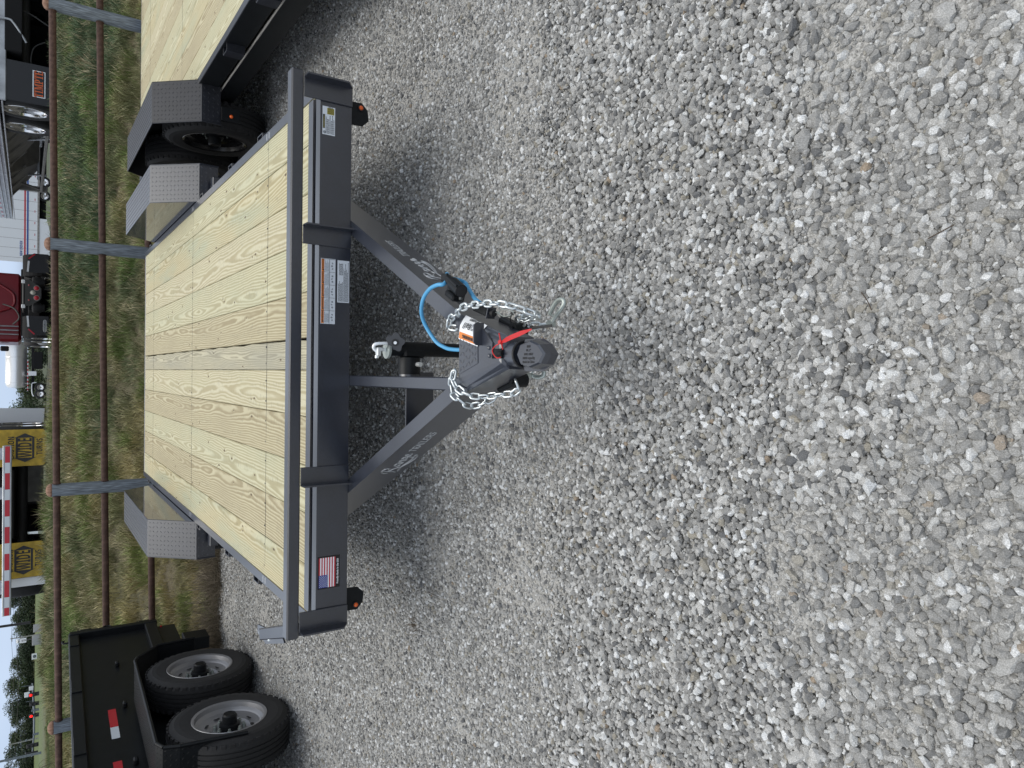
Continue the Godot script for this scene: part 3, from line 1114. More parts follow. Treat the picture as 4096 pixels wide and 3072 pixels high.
	# fenders, stake pockets, wheels
	for sd in [-1.0, 1.0]:
		fender(T, 1.030 * sd, 1.272 * sd, -2.66, -4.0, 0.772, P, M.gloss)
		pbox("fender_bracket", T, P, Vector3(1.10 * sd, 0.43, -2.36), Vector3(0.16, 0.05, 0.06), 0.004)
		for z in [-0.98, -1.58, -2.36, -4.62]:
			s = Shape.new()
			var w := 0.085
			var h := 0.042
			var th := 0.004
			var o := Vector3(1.024 * sd, 0.518 - 0.05, z)
			for q in [[0.0, h * 0.5 - th * 0.5, w, th], [0.0, -h * 0.5 + th * 0.5, w, th]]:
				s.box(o + Vector3(h * 0.5 * sd + q[1], 0, 0), Vector3(th, 0.10, w), 0.001)
			for q in [-1.0, 1.0]:
				s.box(o + Vector3(h * 0.5 * sd, 0, q * (w * 0.5 - th * 0.5)), Vector3(h - 2 * th, 0.10, th), 0.001)
			put("stake_pocket", s, P, T)
		for z in [-2.90, -3.76]:
			wheel(T, Vector3(1.16 * sd, 0.335, z), 0.335, 0.20, 0.205, sd, M.black_gloss, 5)
	for z in [-2.90, -3.76]:
		pcyl("axle", T, M.black, Vector3(-1.05, 0.335, z), Vector3(1.05, 0.335, z), 0.035)
	# spare carrier plate behind the left end of the rail
	var f0 := Shape.along(Vector3(-1.00, 0.612, -0.06), Vector3(-1.205, 0.568, -0.66))
	s = Shape.new()
	s.box(Vector3(0, 0, 0.30), Vector3(0.048, 0.048, 0.60), 0.004)
	put("carrier_arm", s, P, T, f0)
	s = Shape.new()
	s.prism(PackedVector2Array([Vector2(-1.262, 0.84), Vector2(-1.268, 0.70), Vector2(-1.180, 0.43), Vector2(-1.150, 0.47), Vector2(-1.180, 0.60), Vector2(-1.222, 0.84)]), Transform3D(Basis(Vector3.RIGHT, Vector3.FORWARD, Vector3.UP), Vector3(0, 0.538, 0)), 0.007)
	var plate := put("carrier_plate", s, P, T)
	for o in [Vector3(-1.246, 0.545, -0.795), Vector3(-1.232, 0.545, -0.655)]:
		s = Shape.new()
		s.lathe(PackedVector2Array([Vector2(0.013, 0), Vector2(0.0115, 0.0035), Vector2(0.006, 0.006), Vector2(0, 0.0065)]), 14, Transform3D(Basis.IDENTITY, o), true)
		s.cyl(o + Vector3(0, -0.007, 0), o + Vector3(0, -0.052, 0), 0.0055, 10)
		s.cyl(o + Vector3(0, -0.008, 0), o + Vector3(0, -0.022, 0), 0.0115, 6)
		put("carriage_bolt", s, M.zinc, plate)
	# tongue
	var dl := Vector3(0.328, 0, 0.69).normalized()
	var dr := Vector3(-0.295, 0, 0.609).normalized()
	for q in [[Vector3(-0.469, 0, 0.072), dl, 1.0], [Vector3(0.494, 0, 0.015), dr, -1.0]]:
		var f: Transform3D = Shape.along(q[0] - q[1] * 0.95, q[0] + q[1] * 1.0)
		f.origin.y = 0.318
		s = Shape.new()
		# the web of each channel is its outer face
		var cp := PackedVector2Array()
		for c in cpoly(0.046, 0.1235, 0.006): cp.append(Vector2(c.x * q[2], c.y))
		s.prism(cp, f, 1.93)
		put("tongue_beam", s, P, T)
	s = Shape.new()
	s.box(Vector3(-0.088, 0.417, 0.42), Vector3(0.038, 0.05, 0.86), 0.003)
	put("tongue_centre_tube", s, P, T)
	pbox("tongue_cross_bar", T, P, Vector3(-0.155, 0.366, 0.42), Vector3(0.20, 0.10, 0.006), 0.001)
	tongue_marks(T, dl, dr)
	stickers(T)
	coupler(T)
	jack(T)
	plug_holder(T)

func strokes(parent: Node, f: Transform3D, lines: Array, r: float) -> void:
	var s := Shape.new()
	for l in lines:
		var pts := []
		for p in l: pts.append(f * Vector3(p.x, p.y, 0))
		s.tube(curve(pts, 4), r, 5)
	put("script_lettering", s, M.logo, parent)

func tongue_marks(T: Node, dl: Vector3, dr: Vector3) -> void:
	var script := []
	var base := [
		[Vector2(0.00, 0.50), Vector2(0.02, 0.80), Vector2(0.12, 0.98), Vector2(0.24, 0.92), Vector2(0.25, 0.70), Vector2(0.12, 0.55), Vector2(0.22, 0.42), Vector2(0.30, 0.20), Vector2(0.37, 0.30)],
		[Vector2(0.14, 0.92), Vector2(0.10, 0.60), Vector2(0.06, 0.15), Vector2(0.02, 0.05)],
		[Vector2(0.50, 0.55), Vector2(0.42, 0.62), Vector2(0.37, 0.45), Vector2(0.42, 0.30), Vector2(0.49, 0.42), Vector2(0.51, 0.60), Vector2(0.50, 0.35), Vector2(0.55, 0.30)],
		[Vector2(0.55, 0.30), Vector2(0.57, 0.60), Vector2(0.58, 0.45), Vector2(0.63, 0.62), Vector2(0.66, 0.55), Vector2(0.65, 0.32), Vector2(0.70, 0.32)],
		[Vector2(0.82, 0.58), Vector2(0.75, 0.64), Vector2(0.71, 0.48), Vector2(0.76, 0.36), Vector2(0.82, 0.50), Vector2(0.82, 0.20), Vector2(0.76, 0.0), Vector2(0.60, -0.02), Vector2(0.30, 0.08), Vector2(0.08, -0.06)],
		[Vector2(0.87, 0.48), Vector2(0.95, 0.55), Vector2(0.93, 0.66), Vector2(0.87, 0.58), Vector2(0.87, 0.40), Vector2(0.94, 0.34), Vector2(1.0, 0.44)],
		[Vector2(0.30, 0.08), Vector2(0.55, -0.14), Vector2(0.80, -0.16), Vector2(0.92, 0.06), Vector2(0.70, -0.02)],
	]
	for l in base:
		for off in [Vector2(-0.006, 0.03), Vector2(0.006, -0.03)]:
			var q := []
			for p in l: q.append((p + off) * Vector2(0.205, 0.062))
			script.append(q)
	var nl := Vector3(-dl.z, 0, dl.x)
	var nr := Vector3(dr.z, 0, -dr.x)
	var o := Vector3(-0.469, 0, 0.072) + nl * 0.0012
	strokes(T, face(o + dl * 0.135 + Vector3.UP * 0.345, dl, Vector3.UP), script, 0.0010)
	var f := face(o + dl * 0.447 + Vector3.UP * 0.380, dl, Vector3(0, 1, 0))
	f.basis.y = (f.basis.y + f.basis.x * 0.2)
	text(T, "TRAILERS", M.logo, f, 0.024, sans, 0.001, 1.25)
	o = Vector3(0.494, 0, 0.015) + nr * 0.0012
	strokes(T, face(o + dr * 0.60 + Vector3.UP * 0.345, -dr, Vector3.UP), script, 0.0010)
	f = face(o + dr * 0.292 + Vector3.UP * 0.384, -dr, Vector3.UP)
	f.basis.y = (f.basis.y + f.basis.x * 0.2)
	text(T, "TRAILERS", M.logo, f, 0.024, sans, 0.001, 1.25)

func decal(called: String, parent: Node, m: Material, x0: float, x1: float, y0: float, y1: float, z: float, r := 0.004) -> Node3D:
	var s := Shape.new()
	s.box(Vector3((x0 + x1) * 0.5, (y0 + y1) * 0.5, z), Vector3(x1 - x0, y1 - y0, 0.0008), 0.0)
	return put(called, s, m, parent)

# lines of print too small to read
func fine_print(parent: Node, m: Material, x0: float, x1: float, y0: float, y1: float, z: float, rows: int, seed_: int, called := "fine_print") -> void:
	var rng := RandomNumberGenerator.new()
	rng.seed = seed_
	var s := Shape.new()
	for i in rows:
		var y := lerpf(y1, y0, (i + 0.5) / rows)
		var x := x0
		var stop := x1 - rng.randf() * 0.3 * (x1 - x0)
		while x < stop:
			var w := rng.randf_range(0.002, 0.007)
			s.box(Vector3(x + w * 0.5, y, z), Vector3(w, (y1 - y0) / rows * 0.5, 0.0002))
			x += w + 0.0012
	put(called, s, m, parent)

func stickers(T: Node) -> void:
	var z := 0.0
	z = -0.0034
	var w := decal("warning_sticker", T, M.label, 0.1175, 0.354, 0.4995, 0.5535, z)
	w.set_meta("label", "white strip of five orange-headed warning panels")
	for i in 5:
		var x0 := 0.1195 + i * 0.0466
		var x1 := x0 + 0.0456
		decal("orange_heading", w, M.orange, x0, x1, 0.5415, 0.5515, z + 0.0005)
		var tri := Shape.new()
		tri.prism(PackedVector2Array([Vector2(-0.004, 0), Vector2(0.004, 0), Vector2(0, 0.0072)]), Transform3D(Basis.IDENTITY, Vector3(x0 + 0.007, 0.5428, z + 0.001)), 0.0002)
		put("warning_triangle", tri, M.ink, w)
		text(w, "WARNING", M.ink, Transform3D(Basis.IDENTITY, Vector3(x0 + 0.028, 0.5465, z + 0.0011)), 0.0058, sans_bold, 0.0002, 0.92)
		fine_print(w, M.print_grey, x0 + 0.003, x1 - 0.003, 0.5235, 0.540, z + 0.0006, 6, 40 + i)
		# a small pictogram in the lower cell
		var pic := Shape.new()
		var c := Vector3((x0 + x1) * 0.5, 0.5105, z + 0.0007)
		for k in 3:
			pic.box(c + Vector3(-0.011 + k * 0.010, 0.002 * (k % 2), 0), Vector3(0.006, 0.004 + 0.002 * ((k + i) % 2), 0.0002), 0.0, Basis(Vector3.BACK, 0.6 * (k + i)))
		put("pictogram", pic, M.print_grey, w)
		decal("cell_line", w, M.ink, x1, x1 + 0.0008, 0.5015, 0.5515, z + 0.0009)
	decal("cell_line", w, M.ink, 0.1195, 0.352, 0.5215, 0.5225, z + 0.0011)
	var c := decal("certification_sticker", T, M.label, 0.198, 0.352, 0.4465, 0.4915, z)
	c.set_meta("label", "pale grey data sticker full of fine print")
	fine_print(c, M.ink, 0.202, 0.285, 0.470, 0.489, z + 0.0006, 5, 51)
	fine_print(c, M.ink, 0.298, 0.345, 0.470, 0.486, z + 0.0006, 4, 52)
	fine_print(c, M.ink, 0.202, 0.349, 0.449, 0.469, z + 0.0006, 6, 53)
	var t := decal("tyre_sticker", T, M.label, 0.800, 0.9015, 0.5065, 0.553, z)
	t.set_meta("label", "white tyre and loading sticker with a yellow and black panel")
	decal("dark_panel", t, M.yellow_dark, 0.874, 0.897, 0.510, 0.536, z + 0.0006)
	fine_print(t, M.ink, 0.876, 0.899, 0.511, 0.535, z + 0.0011, 7, 54)
	decal("dark_heading", t, M.ink, 0.822, 0.872, 0.544, 0.5515, z + 0.0006)
	fine_print(t, M.yellow_dark, 0.824, 0.874, 0.5455, 0.550, z + 0.0011, 2, 55)
	fine_print(t, M.ink, 0.804, 0.872, 0.5085, 0.542, z + 0.0006, 7, 56)
	var seal := Shape.new()
	seal.lathe(PackedVector2Array([Vector2(0.0055, 0), Vector2(0.0055, 0.0003), Vector2(0, 0.0003)]), 16, Transform3D(Basis(Vector3.RIGHT, Vector3.BACK, Vector3.DOWN), Vector3(0.8085, 0.5455, z + 0.0004)))
	put("round_seal", seal, M.print_grey, t)
	var f := decal("flag_sticker", T, M.black_gloss, -0.848, -0.729, 0.4715, 0.5545, z)
	f.set_meta("label", "black sticker with a stars and stripes flag")
	var x0 := -0.8435
	var x1 := -0.7345
	var y0 := 0.4885
	var y1 := 0.5505
	var hh := (y1 - y0) / 13.0
	for i in 13:
		var top := y1 - i * hh
		decal("stripe", f, M.flag_red if i % 2 == 0 else M.white, x0, x1, top - hh, top, z + 0.0006)
	var cx := x0 + (x1 - x0) * 0.42
	var cy := y1 - hh * 7
	decal("canton", f, M.flag_blue, x0, cx, cy, y1, z + 0.0011)
	var stars := Shape.new()
	for r in 9:
		for k in (6 if r % 2 == 0 else 5):
			var p := Vector3(lerpf(x0, cx, (k * 2 + (1 if r % 2 == 0 else 2)) / 12.0), lerpf(y1, cy, (r + 1) / 10.0), z + 0.0016)
			var poly := PackedVector2Array()
			for m in 10:
				var a := PI / 2 + m * TAU / 10
				poly.append(Vector2(cos(a), sin(a)) * (0.0019 if m % 2 == 0 else 0.0008))
			stars.prism(poly, Transform3D(Basis.IDENTITY, p), 0.0002)
	put("stars", stars, M.white, f)
	text(f, "Proudly Made in the USA", M.white, Transform3D(Basis.IDENTITY, Vector3(-0.7885, 0.4800, z + 0.0009)), 0.0068, sans_bold, 0.0003, 0.83)

func coupler(T: Node) -> void:
	var C := node("coupler", T)
	C.set_meta("label", "charcoal ball coupler on the tip of the tongue")
	var s := Shape.new()
	# top plate, its shoulders and the side walls over the beams
	var yt := 0.465
	var ring := func(y: float, back: float, front: float, zb: float, zf: float, cx: float) -> Array:
		return [Vector3(cx - back, y, zb), Vector3(cx + back, y, zb), Vector3(cx + front, y, zf), Vector3(cx - front, y, zf)]
	var R := [
		ring.call(yt, 0.066, 0.020, 0.848, 1.046, -0.006), ring.call(yt - 0.003, 0.079, 0.026, 0.845, 1.052, -0.006),
		ring.call(yt - 0.014, 0.096, 0.034, 0.843, 1.058, -0.006), ring.call(0.444, 0.106, 0.040, 0.842, 1.060, -0.006),
		ring.call(0.37, 0.107, 0.041, 0.842, 1.060, -0.006),
	]
	s.quad(R[0][0], R[0][3], R[0][2], R[0][1])
	for i in R.size() - 1:
		for k in 4:
			var k2 := (k + 1) % 4
			s.quad(R[i + 1][k2], R[i + 1][k], R[i][k], R[i][k2])
	put("coupler_body", s, M.paint, C)
	# inset treadplate with its big ovals
	s = Shape.new()
	s.prism(PackedVector2Array([Vector2(-0.060, -0.852), Vector2(0.049, -0.852), Vector2(0.020, -0.945), Vector2(-0.031, -0.947)]), Transform3D(Basis(Vector3.RIGHT, Vector3.FORWARD, Vector3.UP), Vector3(0, yt - 0.002, 0)), 0.0035)
	put("tread_insert", s, M.paint, C)
	s = Shape.new()
	for r in 6:
		var z := 0.860 + r * 0.015
		var half := lerpf(0.052, 0.022, r / 5.0)
		var n := 5 if r < 2 else (4 if r < 4 else 3)
		for i in n:
			var x := -0.006 + lerpf(-half, half, (i + 0.5) / n)
			var d := Vector3(1, 0, 0.9 if (i + r) % 2 == 0 else -0.9).normalized()
			var pts := PackedVector3Array()
			for k in 12:
				var a := TAU * k / 12
				pts.append(Vector3(x, yt + 0.0015, z) + d * cos(a) * 0.0075 + d.cross(Vector3.UP) * sin(a) * 0.003)
			s.tube(pts, 0.0006, 4, true)
			s.lug(Vector3(x, yt + 0.0012, z), d * 0.0072, Vector3.UP.cross(d) * 0.0028, Vector3.UP * 0.0018)
	put("tread_bumps", s, M.paint, C).set_meta("kind", "stuff")
	# ball channel, gasket, head
	s = Shape.new()
	s.cyl(Vector3(-0.008, 0.430, 1.00), Vector3(-0.010, 0.430, 1.099), 0.0310, 28)
	s.box(Vector3(-0.009, 0.395, 1.05), Vector3(0.060, 0.06, 0.10), 0.006)
	put("ball_channel", s, M.paint, C)
	s = Shape.new()
	var g := PackedVector3Array()
	for i in 24:
		g.append(Vector3(-0.010 + 0.0315 * cos(TAU * i / 24), 0.430 + 0.0315 * sin(TAU * i / 24), 1.101))
	s.tube(g, 0.0035, 8, true)
	put("gasket", s, M.black_soft, C)
	s = Shape.new()
	var low := [Vector2(-0.034, 1.066), Vector2(-0.051, 1.075), Vector2(-0.051, 1.150), Vector2(-0.036, 1.182), Vector2(-0.012, 1.198), Vector2(0.011, 1.182), Vector2(0.026, 1.150), Vector2(0.026, 1.075), Vector2(0.010, 1.066)]
	var high := [Vector2(-0.034, 1.108), Vector2(-0.051, 1.116), Vector2(-0.051, 1.190), Vector2(-0.036, 1.222), Vector2(-0.012, 1.238), Vector2(0.011, 1.222), Vector2(0.026, 1.190), Vector2(0.026, 1.116), Vector2(0.010, 1.108)]
	for i in 9:
		var j := (i + 1) % 9
		s.quad(Vector3(low[j].x, 0.398, low[j].y), Vector3(low[i].x, 0.398, low[i].y), Vector3(high[i].x, 0.436, high[i].y), Vector3(high[j].x, 0.436, high[j].y))
		s.tri(Vector3(-0.012, 0.436, 1.17), Vector3(high[j].x, 0.436, high[j].y), Vector3(high[i].x, 0.436, high[i].y))
		s.tri(Vector3(-0.012, 0.398, 1.13), Vector3(low[i].x, 0.398, low[i].y), Vector3(low[j].x, 0.398, low[j].y))
	put("coupler_head", s, M.paint, C)
	# raised cap in two bevelled steps
	s = Shape.new()
	var cap := [Vector2(-0.012, 1.126), Vector2(0.012, 1.140), Vector2(0.021, 1.182), Vector2(0.010, 1.216), Vector2(-0.012, 1.240), Vector2(-0.034, 1.222), Vector2(-0.044, 1.182), Vector2(-0.036, 1.142)]
	var mid := Vector2(-0.012, 1.182)
	var lv := [[0.434, 1.10], [0.452, 1.06], [0.466, 0.98], [0.4705, 0.88]]
	for i in 3:
		for k in 8:
			var a: Vector2 = mid + (cap[k] - mid) * lv[i][1]
			var b: Vector2 = mid + (cap[(k + 1) % 8] - mid) * lv[i][1]
			var c: Vector2 = mid + (cap[(k + 1) % 8] - mid) * lv[i + 1][1]
			var d: Vector2 = mid + (cap[k] - mid) * lv[i + 1][1]
			s.quad(Vector3(b.x, lv[i][0], b.y), Vector3(a.x, lv[i][0], a.y), Vector3(d.x, lv[i + 1][0], d.y), Vector3(c.x, lv[i + 1][0], c.y))
	var top := PackedVector2Array()
	for k in 8:
		var q: Vector2 = mid + (cap[k] - mid) * 0.88
		top.append(Vector2(q.x, -q.y))
	s.prism(top, Transform3D(Basis(Vector3.RIGHT, Vector3.FORWARD, Vector3.UP), Vector3(0, 0.4685, 0)), 0.002)
	put("head_cap", s, M.paint, C)
	var words := ["RAM", "US. 2\"", "BALL ONLY", "7000# capacity", "Made in China"]
	for i in 5:
		text(C, words[i], M.ink, face(Vector3(0.006 - i * 0.0090, 0.4708, 1.179), Vector3.BACK, Vector3.RIGHT), 0.0058, sans_bold, 0.0006, 0.85, "cast_lettering")
	# front nose of the head
	s = Shape.new()
	s.box(Vector3(-0.012, 0.441, 1.222), Vector3(0.020, 0.020, 0.018), 0.004, Basis(Vector3.RIGHT, -0.35))
	put("latch_nose", s, M.paint, C)
	# latch: upright tab, rivets, trigger
	s = Shape.new()
	var tab := PackedVector2Array([Vector2(0.014, 0.462), Vector2(0.072, 0.462), Vector2(0.072, 0.484), Vector2(0.066, 0.492), Vector2(0.022, 0.492), Vector2(0.014, 0.484)])
	s.prism(tab, Transform3D(Basis.IDENTITY, Vector3(0, 0, 0.964)), 0.005)
	s.prism(PackedVector2Array([Vector2(0.006, -0.969), Vector2(0.060, -0.969), Vector2(0.020, -1.02), Vector2(-0.020, -1.02)]), Transform3D(Basis(Vector3.RIGHT, Vector3.FORWARD, Vector3.UP), Vector3(0, 0.465, 0)), 0.004)
	put("latch_tab", s, M.paint, C)
	for q in [Vector3(0.007, 0.468, 1.006), Vector3(-0.013, 0.468, 1.008)]:
		s = Shape.new()
		s.lathe(PackedVector2Array([Vector2(0.0055, 0), Vector2(0.0055, 0.003), Vector2(0.003, 0.006), Vector2(0, 0.0065)]), 12, Transform3D(Basis.IDENTITY, q), true)
		put("rivet", s, M.paint, C)
	s = Shape.new()
	s.box(Vector3(-0.008, 0.462, 1.040), Vector3(0.024, 0.010, 0.036), 0.002)
	s.box(Vector3(-0.008, 0.467, 1.052), Vector3(0.010, 0.010, 0.018), 0.002)
	put("latch_trigger", s, M.black, C)
	# warning sticker wrapped over the right shoulder
	var rows := []
	var ta := 0.02
	var tb := 0.52
	var step_in := Vector3(-0.024, 0.0024, -0.004)
	rows.append([R[0][1].lerp(R[0][2], ta) + step_in, R[0][1].lerp(R[0][2], tb) + step_in])
	for i in 4:
		var lift: Vector3 = [Vector3(0, 0.0022, 0), Vector3(0.0009, 0.0018, 0), Vector3(0.0014, 0.0012, 0.0003), Vector3(0.0016, 0.0003, 0.0004)][i]
		rows.append([R[i][1].lerp(R[i][2], ta) + lift, R[i][1].lerp(R[i][2], tb) + lift])
	s = Shape.new()
	for i in 4:
		s.quad(rows[i + 1][0], rows[i][0], rows[i][1], rows[i + 1][1])
	var st := put("ball_sticker", s, M.white, C)
	st.set_meta("label", "white and orange sticker about the two inch ball")
	var along: Vector3 = (rows[0][0] - rows[0][1]).normalized()
	var inward: Vector3 = (rows[0][0] - rows[1][0]).normalized()
	inward = (inward - along * inward.dot(along)).normalized()
	s = Shape.new()
	var rim: Vector3 = Vector3.UP * 0.0007
	var A0: Vector3 = rows[0][0].lerp(rows[1][0], 0.12) - along * 0.002 + rim
	var A1: Vector3 = rows[0][1].lerp(rows[1][1], 0.12) + along * 0.002 + rim
	var B0: Vector3 = rows[0][0].lerp(rows[1][0], 0.85) - along * 0.002 + rim
	var B1: Vector3 = rows[0][1].lerp(rows[1][1], 0.85) + along * 0.002 + rim
	s.quad(B0, A0, A1, B1)
	put("orange_heading", s, M.orange, st)
	text(st, "WARNING", M.ink, face((A0 + A1 + B0 + B1) * 0.25 + Vector3.UP * 0.0009 + along * 0.003, along, inward), 0.0088, sans_bold, 0.0004, 0.95)
	var in2: Vector3 = (rows[1][0] - rows[3][0]).normalized()
	text(st, "2\" Ball", M.ink, face((rows[1][0] + rows[1][1] + rows[3][0] + rows[3][1]) * 0.25 + Vector3(0.0035, 0.0052, 0.0006), along, in2), 0.0165, sans_bold, 0.0004, 0.95)
	var in3: Vector3 = (rows[3][0] - rows[4][0]).normalized()
	text(st, "REQUIRED", M.ink, face((rows[3][0] + rows[3][1] + rows[4][0] + rows[4][1]) * 0.25 + Vector3(0.0022, 0.0016, 0.0006), along, in3), 0.0075, sans_bold, 0.0004, 0.95)
	# chain lugs with their bolts
	for q in [[Vector3(0.088, 0.352, 0.885), Vector3(0.060, 0.352, 0.965)], [Vector3(-0.096, 0.352, 0.880), Vector3(-0.074, 0.352, 0.970)]]:
		s = Shape.new()
		var f: Transform3D = Shape.along(q[0], q[1])
		var L: float = q[0].distance_to(q[1])
		s.box(f * Vector3(0, 0, L * 0.5), Vector3(0.028, 0.030, L), 0.006, f.basis)
		s.cyl(q[1] + Vector3(0, 0.012, 0), q[1] + Vector3(0, 0.026, 0), 0.010, 6)
		s.cyl(q[1] + Vector3(0, -0.02, 0), q[1] + Vector3(0, 0.02, 0), 0.019, 14)
		put("chain_lug", s, M.black, C)

func jack(T: Node) -> void:
	var J := node("jack", T)
	J.set_meta("label", "black tongue jack with a star knob and zinc crank")
	var z := 0.41
	pcyl("jack_tube", J, M.black, Vector3(0.020, 0.045, z), Vector3(0.020, 0.476, z), 0.0235, 24)
	pcyl("top_cap", J, M.zinc_dull, Vector3(0.014, 0.474, z), Vector3(0.014, 0.482, z), 0.027, 24)
	var s := Shape.new()
	s.cyl(Vector3(0.020, 0.0, z), Vector3(0.020, 0.05, z), 0.020, 16)
	s.cyl(Vector3(0.020, 0.002, z), Vector3(0.020, 0.010, z), 0.06, 20)
	put("foot", s, M.black, J)
	s = Shape.new()
	s.box(Vector3(0.006, 0.390, z), Vector3(0.030, 0.074, 0.050), 0.006)
	put("collar", s, M.black, J)
	s = Shape.new()
	s.cyl(Vector3(-0.062, 0.400, z), Vector3(-0.008, 0.400, z), 0.036, 24)
	put("swivel_mount", s, M.black, J)
	s = Shape.new()
	s.cyl(Vector3(-0.069, 0.400, z), Vector3(-0.061, 0.400, z), 0.033, 24)
	put("swivel_flange", s, M.paint, J)
	s = Shape.new()
	s.cyl(Vector3(-0.030, 0.388, z + 0.030), Vector3(-0.030, 0.388, z + 0.058), 0.0075, 12)
	put("swivel_pin", s, M.white_zinc, J)
	# crank folded over the top
	s = Shape.new()
	s.tube(curve([Vector3(0.010, 0.512, z - 0.004), Vector3(0.020, 0.522, z - 0.004), Vector3(0.030, 0.521, z), Vector3(0.034, 0.510, z + 0.005), Vector3(0.036, 0.480, z + 0.012)], 5), 0.0055, 10)
	put("crank_arm", s, M.white_zinc, J)
	s = Shape.new()
	s.box(Vector3(0.008, 0.508, z), Vector3(0.028, 0.014, 0.016), 0.003)
	s.box(Vector3(0.016, 0.493, z), Vector3(0.012, 0.022, 0.014), 0.003)
	s.cyl(Vector3(-0.012, 0.513, z), Vector3(-0.004, 0.513, z), 0.0065, 8)
	put("crank_bracket", s, M.white_zinc, J)
	# six lobed knob facing the front
	s = Shape.new()
	var poly := PackedVector2Array()
	for i in 48:
		var a := TAU * i / 48
		poly.append(Vector2(cos(a), sin(a)) * (0.0275 + 0.0040 * cos(a * 5.0)))
	var kf := Shape.along(Vector3(0.043, 0.458, z + 0.020), Vector3(0.028, 0.480, z + 0.06))
	s.prism(poly, kf, 0.016)
	s.cyl(kf * Vector3(0, 0, -0.02), kf * Vector3(0, 0, 0.002), 0.013, 16)
	put("star_knob", s, M.knob, J)
	s = Shape.new()
	s.cyl(kf * Vector3(0, 0, 0.0155), kf * Vector3(0, 0, 0.0168), 0.012, 20)
	put("knob_recess", s, M.black_soft, J)
	s = Shape.new()
	s.cyl(kf * Vector3(0, 0, 0.0165), kf * Vector3(0, 0, 0.0195), 0.005, 12)
	put("knob_screw", s, M.white_zinc, J)

func plug_holder(T: Node) -> void:
	var H := node("plug_holder", T)
	H.set_meta("label", "black holder for the light plug bolted to the right beam")
	var a := Vector3(0.161, 0.474, 0.872)
	var b := Vector3(0.203, 0.472, 0.793)
	var s := Shape.new()
	s.cyl(a, a.lerp(b, 0.62), 0.0175, 24)
	s.cyl(a.lerp(b, 0.60), b, 0.0150, 18, 0.012)
	var d := (b - a).normalized()
	s.tube(PackedVector3Array([a + Vector3(0.012, 0.0135, 0), a.lerp(b, 0.75) + Vector3(0.012, 0.0135, 0)]), 0.004, 6)
	put("holder_barrel", s, M.black, H)
	s = Shape.new()
	s.cyl(a - d * 0.0008, a + d * 0.001, 0.0158, 24)
	put("holder_mouth", s, M.black_soft, H)
	s = Shape.new()
	var f := Shape.along(Vector3(0.190, 0.4445, 0.735), Vector3(0.135, 0.4445, 0.850))
	s.box(f * Vector3(0.004, 0.002, 0.062), Vector3(0.044, 0.004, 0.10), 0.001, f.basis)
	s.box(f * Vector3(-0.004, 0.014, 0.070), Vector3(0.018, 0.026, 0.05), 0.004, f.basis)
	s.box(b + Vector3(0.004, 0.004, -0.010), Vector3(0.020, 0.008, 0.034), 0.002)
	put("holder_bracket", s, M.black, H)
	for q in [Vector3(0.167, 0.4465, 0.757), Vector3(0.155, 0.4465, 0.780), Vector3(0.148, 0.445, 0.826)]:
		bolt(H, q, Vector3.UP, M.zinc, 0.0052, 0.008)

# ---------- what hangs on the hitch ----------
# chain of separate links strung along a path; returns nothing, links become parts
func chain(root: Node, path: Array, link := 0.036, wire := 0.0034) -> void:
	var pts := curve(path, 8)
	var total := 0.0
	for i in pts.size() - 1: total += pts[i].distance_to(pts[i + 1])
	var pitch := link - wire * 3.6
	var n := int(total / pitch)
	var loop := PackedVector3Array()
	var half := link * 0.5 - wire
	var wide := wire * 2.35
	for i in 7:
		var a := PI * i / 6.0
		loop.append(Vector3(cos(a) * wide, 0, half - wide + sin(a) * wide))
	for i in 7:
		var a := PI + PI * i / 6.0
		loop.append(Vector3(cos(a) * wide, 0, -half + wide + sin(a) * wide))
	var sh := Shape.new()
	sh.tube(loop, wire, 8, true)
	var mesh := sh.done()
	var spot := func(d: float) -> Vector3:
		var left := d
		for i in pts.size() - 1:
			var L := pts[i].distance_to(pts[i + 1])
			if left <= L: return pts[i].lerp(pts[i + 1], left / maxf(L, 1e-6))
			left -= L
		return pts[-1]
	var rng := RandomNumberGenerator.new()
	rng.seed = n
	for i in n:
		var c: Vector3 = spot.call((i + 0.5) * total / n)
		var a: Vector3 = spot.call(maxf(0.0, (i + 0.1) * total / n))
		var b: Vector3 = spot.call((i + 0.9) * total / n)
		var f := Shape.along(a, b)
		f.origin = c
		f.basis = f.basis * Basis(Vector3.BACK, (0.45 if i % 2 == 0 else -1.12) + rng.randf_range(-0.2, 0.2))
		put("link", mesh, M.zinc, root, f)

func hook(root: Node, pts: Array, m: Material) -> void:
	var s := Shape.new()
	s.tube(curve(pts, 5), 0.0062, 10)
	var a: Vector3 = pts[0]
	s.cyl(a + Vector3(0, -0.010, 0), a + Vector3(0, 0.010, 0), 0.0085, 10)
	put("hook", s, m, root)
	s = Shape.new()
	s.tube(PackedVector3Array([pts[1], pts[-1]]), 0.0022, 6)
	put("hook_latch", s, m, root)

